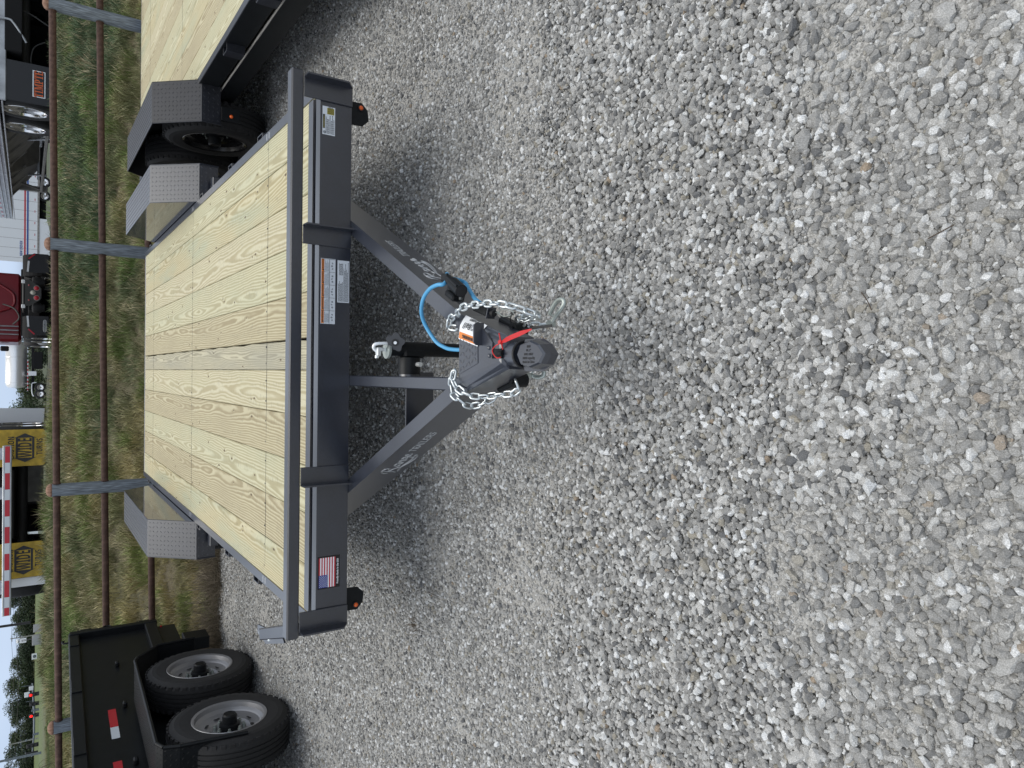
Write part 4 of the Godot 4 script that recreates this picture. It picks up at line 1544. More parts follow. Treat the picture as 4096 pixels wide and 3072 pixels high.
func hitch_items() -> void:
	var R := thing("safety_chain", "zinc safety chain draped over the right beam with its hook hanging forward", "chain", Vector3.ZERO, 0.0, "safety chains on the coupler")
	chain(R, [Vector3(0.068, 0.440, 0.792), Vector3(0.074, 0.452, 0.770), Vector3(0.094, 0.456, 0.783), Vector3(0.103, 0.462, 0.828), Vector3(0.112, 0.474, 0.860), Vector3(0.120, 0.472, 0.895), Vector3(0.121, 0.466, 0.940), Vector3(0.121, 0.458, 0.985), Vector3(0.117, 0.445, 1.026), Vector3(0.107, 0.422, 1.058), Vector3(0.094, 0.395, 1.084), Vector3(0.088, 0.372, 1.080), Vector3(0.087, 0.355, 1.040), Vector3(0.094, 0.352, 0.985), Vector3(0.086, 0.348, 0.956), Vector3(0.070, 0.340, 0.962), Vector3(0.071, 0.318, 0.985), Vector3(0.074, 0.290, 1.016)])
	chain(R, [Vector3(0.066, 0.352, 0.962), Vector3(0.078, 0.350, 0.985), Vector3(0.088, 0.340, 1.015)])
	hook(R, [Vector3(0.076, 0.288, 1.022), Vector3(0.094, 0.285, 1.036), Vector3(0.112, 0.285, 1.060), Vector3(0.127, 0.284, 1.072), Vector3(0.136, 0.285, 1.066), Vector3(0.135, 0.285, 1.046), Vector3(0.120, 0.285, 1.026), Vector3(0.101, 0.285, 1.012)], M.zinc_dull)
	var L := thing("safety_chain", "zinc safety chain looped twice round the left beam behind the coupler", "chain", Vector3.ZERO, 0.0, "safety chains on the coupler")
	chain(L, [Vector3(-0.074, 0.385, 1.000), Vector3(-0.094, 0.375, 1.000), Vector3(-0.108, 0.380, 0.985), Vector3(-0.112, 0.395, 0.955), Vector3(-0.117, 0.412, 0.920), Vector3(-0.119, 0.430, 0.895), Vector3(-0.116, 0.446, 0.875), Vector3(-0.108, 0.458, 0.858), Vector3(-0.092, 0.468, 0.838), Vector3(-0.070, 0.474, 0.832), Vector3(-0.052, 0.468, 0.830)])
	chain(L, [Vector3(-0.050, 0.464, 0.822), Vector3(-0.074, 0.462, 0.806), Vector3(-0.100, 0.457, 0.795), Vector3(-0.118, 0.454, 0.803), Vector3(-0.130, 0.446, 0.820), Vector3(-0.142, 0.430, 0.823), Vector3(-0.147, 0.412, 0.826), Vector3(-0.144, 0.400, 0.840), Vector3(-0.136, 0.390, 0.862), Vector3(-0.122, 0.372, 0.880)])
	hook(L, [Vector3(-0.062, 0.30, 0.93), Vector3(-0.060, 0.27, 0.91), Vector3(-0.066, 0.258, 0.925), Vector3(-0.060, 0.252, 0.945), Vector3(-0.042, 0.255, 0.945), Vector3(-0.034, 0.268, 0.93)], M.zinc_dull)
	# seven core cord
	var cord := [Vector3(0.205, 0.466, 0.785), Vector3(0.186, 0.487, 0.797), Vector3(0.185, 0.496, 0.780), Vector3(0.179, 0.500, 0.748), Vector3(0.164, 0.500, 0.715), Vector3(0.144, 0.500, 0.696), Vector3(0.120, 0.490, 0.671), Vector3(0.096, 0.475, 0.654), Vector3(0.067, 0.460, 0.657), Vector3(0.033, 0.445, 0.680), Vector3(0.018, 0.435, 0.708), Vector3(0.011, 0.430, 0.740), Vector3(0.009, 0.420, 0.80), Vector3(0.02, 0.40, 0.86)]
	var s := Shape.new()
	s.tube(curve(cord, 6), 0.0057, 12)
	var c := put("wiring_cord", s, M.cable_blue, self)
	tag(c, "bright blue wiring cord arching from the plug holder to the coupler", "cord")
	s = Shape.new()
	s.tube(curve([Vector3(0.222, 0.452, 0.752), Vector3(0.208, 0.462, 0.772), Vector3(0.204, 0.452, 0.79), Vector3(0.206, 0.42, 0.765), Vector3(0.200, 0.40, 0.765), Vector3(0.180, 0.408, 0.798), Vector3(0.160, 0.418, 0.834), Vector3(0.140, 0.420, 0.864), Vector3(0.115, 0.40, 0.90)], 6), 0.0057, 12)
	c = put("wiring_cord", s, M.cable_blue, self)
	tag(c, "short bright blue cord end passing behind the black plug holder", "cord")
	# breakaway switch and its coiled cable
	var B := thing("breakaway_switch", "small breakaway switch with a coiled steel cable beside the ball sticker", "switch")
	s = Shape.new()
	var f := Shape.along(Vector3(0.124, 0.432, 0.880), Vector3(0.102, 0.424, 0.945))
	s.box(f * Vector3(0, 0, 0.03), Vector3(0.026, 0.024, 0.062), 0.003, f.basis)
	put("switch_body", s, M.black, B)
	s = Shape.new()
	s.box(f * Vector3(-0.002, 0.0, 0.066), Vector3(0.030, 0.030, 0.004), 0.001, f.basis)
	put("mount_flange", s, M.paint, B)
	s = Shape.new()
	s.cyl(f * Vector3(0, 0, 0.064), f * Vector3(0, 0, 0.080), 0.009, 14)
	put("switch_plug", s, M.black_soft, B)
	s = Shape.new()
	for k in 3:
		var off := Vector3(0.002 * k, -0.004 * k, 0.002 * k)
		s.tube(curve([Vector3(0.102, 0.424, 0.962) + off, Vector3(0.096, 0.412, 0.968), Vector3(0.090 - 0.002 * k, 0.410, 0.985) + off, Vector3(0.097, 0.405, 1.018), Vector3(0.108 + 0.002 * k, 0.410, 0.990) + off, Vector3(0.106, 0.412, 0.965), Vector3(0.098, 0.412, 0.962)], 6), 0.0010, 5)
	put("steel_cable", s, M.zinc_dull, B)
	s = Shape.new()
	s.cyl(Vector3(0.094, 0.405, 1.012), Vector3(0.100, 0.405, 1.014), 0.0045, 8)
	put("cable_tie", s, M.black_soft, B)
	# black zip tie gathering the chain
	s = Shape.new()
	s.tube(curve([Vector3(0.104, 0.376, 0.985), Vector3(0.095, 0.374, 0.962), Vector3(0.080, 0.368, 0.952), Vector3(0.068, 0.360, 0.960), Vector3(0.060, 0.352, 0.985), Vector3(0.064, 0.345, 1.015)], 6), 0.0016, 5)
	s.box(Vector3(0.0640, 0.340, 1.050), Vector3(0.0075, 0.002, 0.072), 0.0008, Basis(Vector3.UP, 0.05) * Basis(Vector3.RIGHT, 0.25))
	s.box(Vector3(0.064, 0.346, 1.016), Vector3(0.009, 0.007, 0.010), 0.001)
	c = put("zip_tie", s, M.black_soft, self)
	tag(c, "thick black zip tie gathering the right chain, its tail sticking forward", "zip tie")
	# red seal with a flag, threaded through the latch
	var S := thing("red_seal", "red plastic pull-tight seal with a long printed tag through the latch", "seal")
	s = Shape.new()
	s.tube(curve([Vector3(0.016, 0.488, 1.090), Vector3(0.010, 0.490, 1.069), Vector3(0.001, 0.478, 1.035), Vector3(-0.010, 0.474, 1.034), Vector3(-0.019, 0.472, 1.048), Vector3(-0.016, 0.464, 1.057)], 6), 0.0015, 6)
	s.tube(PackedVector3Array([Vector3(0.039, 0.500, 1.098), Vector3(0.016, 0.491, 1.094), Vector3(0.001, 0.482, 1.088)]), 0.0016, 6)
	put("seal_strap", s, M.red_plastic, S)
	s = Shape.new()
	var t0 := Vector3(0.018, 0.492, 1.096)
	var t1 := Vector3(0.044, 0.478, 1.200)
	f = Shape.along(t0, t1)
	for i in 6:
		var q0 := float(i) / 6
		var q1 := float(i + 1) / 6
		var w0 := 0.0068 * (1.0 - 0.75 * maxf(0.0, q0 - 0.7) / 0.3) * smoothstep(-0.1, 0.15, q0)
		var w1 := 0.0068 * (1.0 - 0.75 * maxf(0.0, q1 - 0.7) / 0.3)
		var TL := t0.distance_to(t1)
		var b0 := 0.004 * sin(q0 * PI)
		var b1 := 0.004 * sin(q1 * PI)
		s.quad(f * Vector3(-w0, b0 + w0 * 0.4, q0 * TL), f * Vector3(-w1, b1 + w1 * 0.4, q1 * TL), f * Vector3(w1, b1 - w1 * 0.4, q1 * TL), f * Vector3(w0, b0 - w0 * 0.4, q0 * TL))
		s.quad(f * Vector3(w0, b0 - w0 * 0.4 - 0.0006, q0 * TL), f * Vector3(w1, b1 - w1 * 0.4 - 0.0006, q1 * TL), f * Vector3(-w1, b1 + w1 * 0.4 - 0.0006, q1 * TL), f * Vector3(-w0, b0 + w0 * 0.4 - 0.0006, q0 * TL))
	put("seal_tag", s, M.red_plastic, S)
	s = Shape.new()
	s.cyl(Vector3(0.016, 0.487, 1.092), Vector3(0.019, 0.496, 1.094), 0.005, 12)
	put("seal_lock", s, M.red_plastic, S)

# ---------- the other trailers ----------
func rebase(T: Node3D, p: Vector3) -> void:
	for c in T.get_children(): c.position -= p
	T.position = p

func tilt_trailer() -> void:
	var T := thing("tilt_trailer", "black trailer with a pine plank deck and dark treadplate fender, at the right", "trailer")
	var P := speckled(mat(0.024, 0.026, 0.033, 0.35), (M.paint as StandardMaterial3D).albedo_texture, 3.0)
	var B: Material = M.black
	var rng := RandomNumberGenerator.new()
	rng.seed = 19
	var edges := span(1.808, 3.80, 0.1815)
	for i in edges.size() - 1:
		plank(T, edges[i], edges[i + 1], 0.55, -5.22, 0.530, M.planks[[0, 2, 4, 0, 2, 1, 4, 0, 2, 1, 4, 2][i % 12]], rng, 0.0, i % 2 == 0)
	for z in [-1.35, -3.0, -4.6]:
		var q := Shape.new()
		q.box(Vector3(2.80, 0.5308, z), Vector3(1.96, 0.0006, 0.0022))
		put("score_line", q, M.ink, T)
	for sd in [-1.0, 1.0]:
		var x: float = 2.804 + 1.034 * sd
		pbox("side_rail", T, B, Vector3(x - 0.016 * sd, 0.470, -2.33), Vector3(0.040, 0.122, 5.80), 0.003)
		pbox("deck_edge", T, P, Vector3(x - 0.016 * sd, 0.5325, -2.33), Vector3(0.042, 0.005, 5.80), 0.002)
		pbox("lower_beam", T, B, Vector3(x - 0.02 * sd, 0.333, -1.9), Vector3(0.050, 0.115, 5.0), 0.004)
		var s := Shape.new()
		for i in 60:
			s.box(Vector3(x + 0.004 * sd, 0.3925, -4.4 + i * 0.083), Vector3(0.014, 0.004 + 0.003 * rng.randf(), 0.084), 0.001)
		put("dusty_ledge", s, M.grey_steel, T)
	pbox("front_beam", T, P, Vector3(2.804, 0.470, 0.565), Vector3(2.06, 0.122, 0.02), 0.003)
	pbox("rear_beam", T, P, Vector3(2.804, 0.470, -5.235), Vector3(2.06, 0.122, 0.02), 0.003)
	for z in [-1.02, -1.72, 0.1]:
		var s := Shape.new()
		for q in [-1.0, 1.0]:
			s.box(Vector3(1.745, 0.47, z + q * 0.041), Vector3(0.045, 0.10, 0.004), 0.001)
		s.box(Vector3(1.724, 0.47, z), Vector3(0.004, 0.10, 0.086), 0.001)
		put("stake_pocket", s, P, T)
	fender(T, 1.790, 1.530, -2.60, -3.94, 0.772, P, B)
	var tab := pbox("marker_tab", T, B, Vector3(1.575, 0.360, -2.285), Vector3(0.085, 0.11, 0.004), 0.001)
	var s := Shape.new()
	s.lathe(PackedVector2Array([Vector2(0.011, 0), Vector2(0.011, 0.004), Vector2(0.007, 0.009), Vector2(0, 0.010)]), 14, Transform3D(Basis(Vector3.RIGHT, Vector3.BACK, Vector3.DOWN), Vector3(1.565, 0.356, -2.283)), true)
	put("marker_lamp", s, M.amber, tab)
	for z in [-2.87, -3.73]:
		wheel(T, Vector3(1.655, 0.335, z), 0.335, 0.20, 0.205, -1.0, M.black_gloss, 5)
		wheel(T, Vector3(3.95, 0.335, z), 0.335, 0.20, 0.205, 1.0, M.black_gloss, 5, false)
		pcyl("axle", T, B, Vector3(1.75, 0.335, z), Vector3(3.85, 0.335, z), 0.035)
	rebase(T, Vector3(2.80, 0, -2.3))

func dump_trailer() -> void:
	var T := thing("dump_trailer", "black dump trailer with silver wheels and red and white reflective tape, at the left", "trailer")
	var B: Material = M.black
	var X := -2.50
	var s := Shape.new()
	s.box(Vector3(X - 0.035, 0.78, -2.85), Vector3(0.012, 0.64, 4.5), 0.002)
	put("bed_side", s, B, T)
	s = Shape.new()
	s.box(Vector3(X - 2.10, 0.78, -2.85), Vector3(0.012, 0.64, 4.5), 0.002)
	put("bed_side", s, B, T)
	pbox("bed_floor", T, B, Vector3(X - 1.06, 0.47, -2.85), Vector3(2.12, 0.05, 4.5), 0.004)
	pbox("top_rail", T, B, Vector3(X - 0.018, 1.126, -2.85), Vector3(0.070, 0.085, 4.56), 0.008)
	pbox("top_rail", T, B, Vector3(X - 2.10, 1.126, -2.85), Vector3(0.070, 0.085, 4.56), 0.008)
	pbox("lower_rail", T, B, Vector3(X - 0.012, 0.50, -2.85), Vector3(0.070, 0.10, 4.5), 0.006)
	pbox("front_wall", T, B, Vector3(X - 1.06, 0.78, -0.60), Vector3(2.12, 0.64, 0.03), 0.004)
	for z in [-5.10, -0.66]:
		pbox("corner_post", T, B, Vector3(X - 0.015, 0.80, z), Vector3(0.085, 0.72, 0.075), 0.006)
	for z in [-4.87, -3.80, -2.77, -1.75]:
		pbox("board_pocket", T, B, Vector3(X + 0.022, 1.126, z), Vector3(0.010, 0.072, 0.25), 0.003)
	# tail gate with hinges and a chain loop
	var G := node("tail_gate", T)
	pbox("gate_panel", G, B, Vector3(X - 1.06, 0.80, -5.17), Vector3(2.05, 0.66, 0.03), 0.004)
	for y in [1.03, 0.54]:
		s = Shape.new()
		s.box(Vector3(X - 0.02, y, -5.19), Vector3(0.06, 0.095, 0.06), 0.006)
		s.cyl(Vector3(X - 0.02, y - 0.055, -5.215), Vector3(X - 0.02, y + 0.065, -5.215), 0.013, 10)
		s.box(Vector3(X - 0.02, y + 0.06, -5.215), Vector3(0.05, 0.012, 0.03), 0.003)
		put("hinge", s, B, G)
	s = Shape.new()
	var ring := PackedVector3Array()
	for i in 16: ring.append(Vector3(X, 0.855 + 0.034 * sin(TAU * i / 16), -5.205 + 0.034 * cos(TAU * i / 16)))
	s.tube(ring, 0.007, 6, true)
	put("latch_ring", s, B, G)
	s = Shape.new()
	s.tube(curve([Vector3(X - 0.02, 1.16, -4.98), Vector3(X - 0.02, 1.205, -4.98), Vector3(X - 0.02, 1.215, -5.00), Vector3(X - 0.02, 1.212, -5.03), Vector3(X - 0.02, 1.198, -5.035)], 4), 0.008, 8)
	put("tarp_hook", s, B, T)
	# tape
	for q in [[-3.20, 0.30, true, 0.0], [-2.958, 0.18, false, 0.0], [-2.39, 0.30, true, 0.012], [-2.148, 0.18, false, 0.012], [-4.20, 0.30, true, -0.33]]:
		s = Shape.new()
		s.box(Vector3(X - 0.0278, 0.915 + q[3], q[0]), Vector3(0.0012, 0.050, q[1]), 0.0, Basis(Vector3.RIGHT, -0.0))
		put("reflective_tape", s, M.tape_red if q[2] else M.tape_white, T)
	for z in [-4.2, -3.35, -2.45, -1.55]:
		pbox("floor_clip", T, B, Vector3(X - 0.008, 0.83, z), Vector3(0.04, 0.03, 0.05), 0.008)
	# fender, frame, wheels
	bent_fender(T, -2.475, -2.185, [Vector2(-1.80, 0.30), Vector2(-1.83, 0.66), Vector2(-1.86, 0.745), Vector2(-1.93, 0.775), Vector2(-3.30, 0.775), Vector2(-3.36, 0.755), Vector2(-3.55, 0.60), Vector2(-3.575, 0.33)], B, B, 0.011, 0.33)
	for z in [-3.02, -2.10]:
		wheel(T, Vector3(-2.305, 0.372 if z < -3.0 else 0.342, z), 0.358, 0.205, 0.215, 1.0, M.silver_rim, 8)
		pcyl("axle", T, B, Vector3(-4.8, 0.345, z), Vector3(-2.4, 0.345, z), 0.04)
		wheel(T, Vector3(-4.80, 0.345, z), 0.345, 0.205, 0.212, -1.0, M.silver_rim, 8, false)
	pbox("frame_beam", T, B, Vector3(-2.66, 0.40, -2.6), Vector3(0.06, 0.16, 4.6), 0.004)
	pbox("frame_beam", T, B, Vector3(-4.46, 0.40, -2.6), Vector3(0.06, 0.16, 4.6), 0.004)
	s = Shape.new()
	s.box(Vector3(-2.50, 0.52, -2.58), Vector3(0.03, 0.34, 0.006), 0.001, Basis(Vector3.RIGHT, 0.35))
	s.box(Vector3(-2.45, 0.47, -2.50), Vector3(0.03, 0.20, 0.006), 0.001, Basis(Vector3.RIGHT, -0.5))
	put("spring_hanger", s, M.dark_steel, T)
	pbox("light_plate", T, B, Vector3(X, 0.385, -4.72), Vector3(0.012, 0.17, 0.50), 0.004)
	pbox("mud_plate", T, B, Vector3(-2.33, 0.265, -3.94), Vector3(0.10, 0.19, 0.20), 0.006)
	s = Shape.new()
	s.cyl(Vector3(X + 0.006, 0.42, -4.94), Vector3(X + 0.016, 0.42, -4.94), 0.010, 10)
	put("marker_lamp", s, M.lamp_red, T)
	pbox("tongue", T, B, Vector3(-3.55, 0.40, 0.2), Vector3(0.12, 0.12, 1.6), 0.005)
	rebase(T, Vector3(-2.5, 0, -4.0))
	T.rotation.x = -0.033
	T.position.y = -0.03

# ---------- fence ----------
func fence() -> void:
	var F := thing("pipe_fence", "rusty three-rail pipe fence on stout galvanized posts with rusty caps", "fence")
	var xs := [-8.0, -5.70, -3.42, -1.187, 1.105, 3.318, 5.55, 7.8]
	var zz := func(_x: float) -> float: return -5.40
	for x in xs:
		var top: float = 1.245 + 0.0105 * x
		var s := Shape.new()
		s.cyl(Vector3(x, -0.25, zz.call(x)), Vector3(x, top, zz.call(x)), 0.060, 28)
		var post := put("post", s, M.galvanized, F)
		s = Shape.new()
		s.lathe(PackedVector2Array([Vector2(0.0605, -0.004), Vector2(0.0625, 0.002), Vector2(0.061, 0.010), Vector2(0.052, 0.026), Vector2(0.036, 0.037), Vector2(0.018, 0.043), Vector2(0, 0.044)]), 28, Transform3D(Basis.IDENTITY, Vector3(x, top, zz.call(x))), true)
		put("cap", s, M.rust_cap, post)
	for q in [[1.205, 0.0120], [0.815, 0.0145], [0.418, 0.016]]:
		for i in xs.size() - 1:
			var a: float = xs[i]
			var b: float = xs[i + 1]
			pcyl("rail", F, M.rust, Vector3(a + 0.055, q[0] + q[1] * a, zz.call(a)), Vector3(b - 0.055, q[0] + q[1] * b, zz.call(b)), 0.0302, 18)
	for x in xs:
		for q in [[1.205, 0.0120], [0.815, 0.0145]]:
			var s := Shape.new()
			for sd in [-1.0, 1.0]:
				var ring := PackedVector3Array()
				for k in 14:
					ring.append(Vector3(x + sd * 0.060, q[0] + q[1] * x + 0.031 * sin(TAU * k / 14), zz.call(x) + 0.031 * cos(TAU * k / 14)))
				s.tube(ring, 0.006, 5, true)
			put("weld_ring", s, M.rust, F)
	rebase(F, Vector3(0, 0, -5.4))

# ---------- trucks on the lot ----------
func truck_wheel(T: Node, o: Vector3, side: float, m: Material, r := 0.52) -> void:
	wheel(T, o, r, 0.28, r * 0.58, side, m, 10, false)

func grain_trailer_right() -> void:
	var T := thing("grain_trailer", "aluminium grain hopper trailer with a black lettered mud flap, behind the fence at right", "semi trailer", Vector3(4.02, 0.95, -10.86), -0.05)
	var A: Material = M.aluminium
	var L := 14.6
	# local: x to the right, -z forward along the trailer
	pbox("body", T, A, Vector3(1.28, 2.10, -L * 0.5), Vector3(2.56, 2.5, L), 0.02)
	for y in [0.80, 0.86, 0.93, 1.02]:
		pbox("side_rib", T, A, Vector3(-0.012, y, -L * 0.5), Vector3(0.026, 0.022, L), 0.004)
	for i in 9:
		for k in 2:
			var s := Shape.new()
			s.box(Vector3(-0.003, 1.10, -6.6 - i * 0.95 - k * 0.30), Vector3(0.004, 0.05, 0.28))
			put("reflective_tape", s, M.tape_red if k == 0 else M.tape_white, T)
	pbox("rear_sill", T, A, Vector3(1.28, 0.86, 0.03), Vector3(2.58, 0.22, 0.06), 0.01)
	pbox("licence_plate", T, M.white, Vector3(1.05, 0.92, 0.068), Vector3(0.36, 0.12, 0.008), 0.002)
	for x in [0.24, 0.40, 0.55]:
		var s := Shape.new()
		s.lathe(PackedVector2Array([Vector2(0.055, 0), Vector2(0.052, 0.012), Vector2(0, 0.018)]), 18, Transform3D(Basis(Vector3.RIGHT, Vector3.BACK, Vector3.DOWN), Vector3(x, 0.90, 0.062)), true)
		put("tail_lamp", s, M.lamp_red, T)
	# mud flaps
	for x in [0.31]:
		var s := Shape.new()
		s.box(Vector3(x, 0.41, 0.04), Vector3(0.60, 0.70, 0.012), 0.004)
		var fl := put("mud_flap", s, M.flap_black, T)
		pbox("plate_border", fl, M.white, Vector3(x + 0.01, 0.335, 0.0475), Vector3(0.40, 0.165, 0.002), 0.001)
		pbox("plate_ground", fl, M.flap_black, Vector3(x + 0.01, 0.335, 0.0490), Vector3(0.375, 0.140, 0.002), 0.001)
		text(fl, "TIMPTE", M.orange_red, Transform3D(Basis.IDENTITY, Vector3(x + 0.01, 0.335, 0.051)), 0.105, serif_bold, 0.002, 0.70)
	# running gear
	for z in [-0.58, -1.75]:
		for x in [0.16, 0.48, 2.08, 2.40]:
			truck_wheel(T, Vector3(x, 0.52, z), -1.0 if x < 1.2 else 1.0, M.polished)
		pcyl("axle", T, M.dark_steel, Vector3(0.1, 0.52, z), Vector3(2.45, 0.52, z), 0.07)
	pbox("axle_frame", T, M.shade_black, Vector3(1.28, 0.66, -1.2), Vector3(1.1, 0.22, 2.6), 0.01)  # frame coloured near-black to carry the shade under the tail
	pbox("shade_panel", T, M.shade_black, Vector3(1.28, 0.60, -2.45), Vector3(2.2, 0.9, 0.04), 0.01)  # black sheet added to stand for the shade beneath the body
	# two hoppers with their doors and braces
	for zc in [-4.8, -9.0]:
		var s := Shape.new()
		var top := [Vector3(0.10, 0.86, zc + 1.9), Vector3(2.46, 0.86, zc + 1.9), Vector3(2.46, 0.86, zc - 1.9), Vector3(0.10, 0.86, zc - 1.9)]
		var low := [Vector3(0.75, 0.22, zc + 0.45), Vector3(1.81, 0.22, zc + 0.45), Vector3(1.81, 0.22, zc - 0.45), Vector3(0.75, 0.22, zc - 0.45)]
		for k in 4:
			var k2 := (k + 1) % 4
			s.quad(low[k], low[k2], top[k2], top[k])
		s.quad(low[3], low[2], low[1], low[0])
		put("hopper", s, M.grey_steel, T)
		for k in 3:
			s = Shape.new()
			s.box(Vector3(0.30, 0.66, zc + 1.2 - k * 1.2), Vector3(0.5, 0.06, 0.05), 0.01, Basis(Vector3.BACK, -0.7))
			put("hopper_rib", s, M.grey_steel, T)
		s = Shape.new()
		s.box(Vector3(0.62, 0.24, zc), Vector3(0.30, 0.05, 1.0), 0.01)
		s.tube(PackedVector3Array([Vector3(0.30, 0.10, zc + 1.3), Vector3(0.55, 0.52, zc - 0.4)]), 0.025, 6)
		put("hopper_door", s, M.aluminium, T)
	pbox("side_guard_rail", T, M.grey_steel, Vector3(0.30, 0.16, -6.5), Vector3(0.05, 0.06, 7.4), 0.01)
	var s := Shape.new()
	for x in [0.35, 2.2]:
		s.box(Vector3(x, 0.40, -10.3), Vector3(0.14, 0.72, 0.14), 0.01)
		s.box(Vector3(x, 0.03, -10.3), Vector3(0.30, 0.04, 0.30), 0.01)
		s.tube(PackedVector3Array([Vector3(x, 0.15, -10.3), Vector3(x, 0.80, -9.3)]), 0.03, 6)
	put("landing_gear", s, M.grey_steel, T)
	# pipes and hoses hanging under the tail
	s = Shape.new()
	s.tube(curve([Vector3(1.15, 1.02, 0.09), Vector3(1.18, 0.74, 0.10), Vector3(1.14, 0.66, 0.10), Vector3(0.98, 0.55, 0.08), Vector3(0.90, 0.50, 0.06)], 6), 0.017, 8)
	put("bent_pipe", s, M.aluminium, T)
	s = Shape.new()
	s.tube(curve([Vector3(1.05, 0.26, -0.2), Vector3(0.92, 0.40, -0.15), Vector3(0.72, 0.44, -0.15), Vector3(0.62, 0.40, -0.2), Vector3(0.60, 0.28, -0.25)], 5), 0.010, 6)
	s.tube(curve([Vector3(1.42, 0.60, -0.1), Vector3(1.40, 0.46, -0.1), Vector3(1.30, 0.24, -0.12), Vector3(1.25, 0.10, -0.15)], 5), 0.010, 6)
	put("air_hose", s, M.dark_steel, T)
	pbox("white_tank", T, M.white, Vector3(0.72, 0.23, -0.9), Vector3(0.14, 0.17, 0.25), 0.03)

func wide_flap(T: Node, x: float, y0: float, y1: float, w: float) -> void:
	var s := Shape.new()
	var h := w * 0.5
	s.prism(PackedVector2Array([Vector2(-h, y0 + 0.05), Vector2(-h + 0.05, y0), Vector2(h - 0.05, y0), Vector2(h, y0 + 0.05), Vector2(h, y1), Vector2(-h, y1)]), Transform3D(Basis.IDENTITY, Vector3(x, 0, 0)), 0.012)
	var f := put("mud_flap", s, M.flap_yellow, T)
	f.set_meta("label", "yellow flap warning of wide turns")
	var z := 0.0135
	var c := y0 + 0.275
	text(f, "CAUTION", M.ink, Transform3D(Basis.IDENTITY, Vector3(x, c + 0.170, z)), 0.078, sans_bold, 0.002, 0.72)
	text(f, "TURNS", M.ink, Transform3D(Basis.IDENTITY, Vector3(x + 0.01, c - 0.182, z)), 0.078, sans_bold, 0.002, 0.72)
	# double headed arrow standing on end, the word let into it
	s = Shape.new()
	var hw := 0.150
	s.prism(PackedVector2Array([Vector2(-hw, -0.115), Vector2(hw, -0.115), Vector2(hw, -0.088), Vector2(-hw, -0.088)]), Transform3D(Basis.IDENTITY, Vector3(x, c, z)), 0.002)
	s.prism(PackedVector2Array([Vector2(-hw, 0.088), Vector2(hw, 0.088), Vector2(hw, 0.115), Vector2(-hw, 0.115)]), Transform3D(Basis.IDENTITY, Vector3(x, c, z)), 0.002)
	for sd in [-1.0, 1.0]:
		s.prism(PackedVector2Array([Vector2(sd * hw, -0.115), Vector2(sd * (hw - 0.012), -0.155), Vector2(sd * (hw + 0.065), 0.0), Vector2(sd * (hw - 0.012), 0.155), Vector2(sd * hw, 0.115)]), Transform3D(Basis.IDENTITY, Vector3(x, c, z)), 0.002)
	put("arrow", s, M.ink, f)
	text(f, "WIDE", M.ink, Transform3D(Basis.IDENTITY, Vector3(x, c, z)), 0.172, sans_bold, 0.002, 0.47)

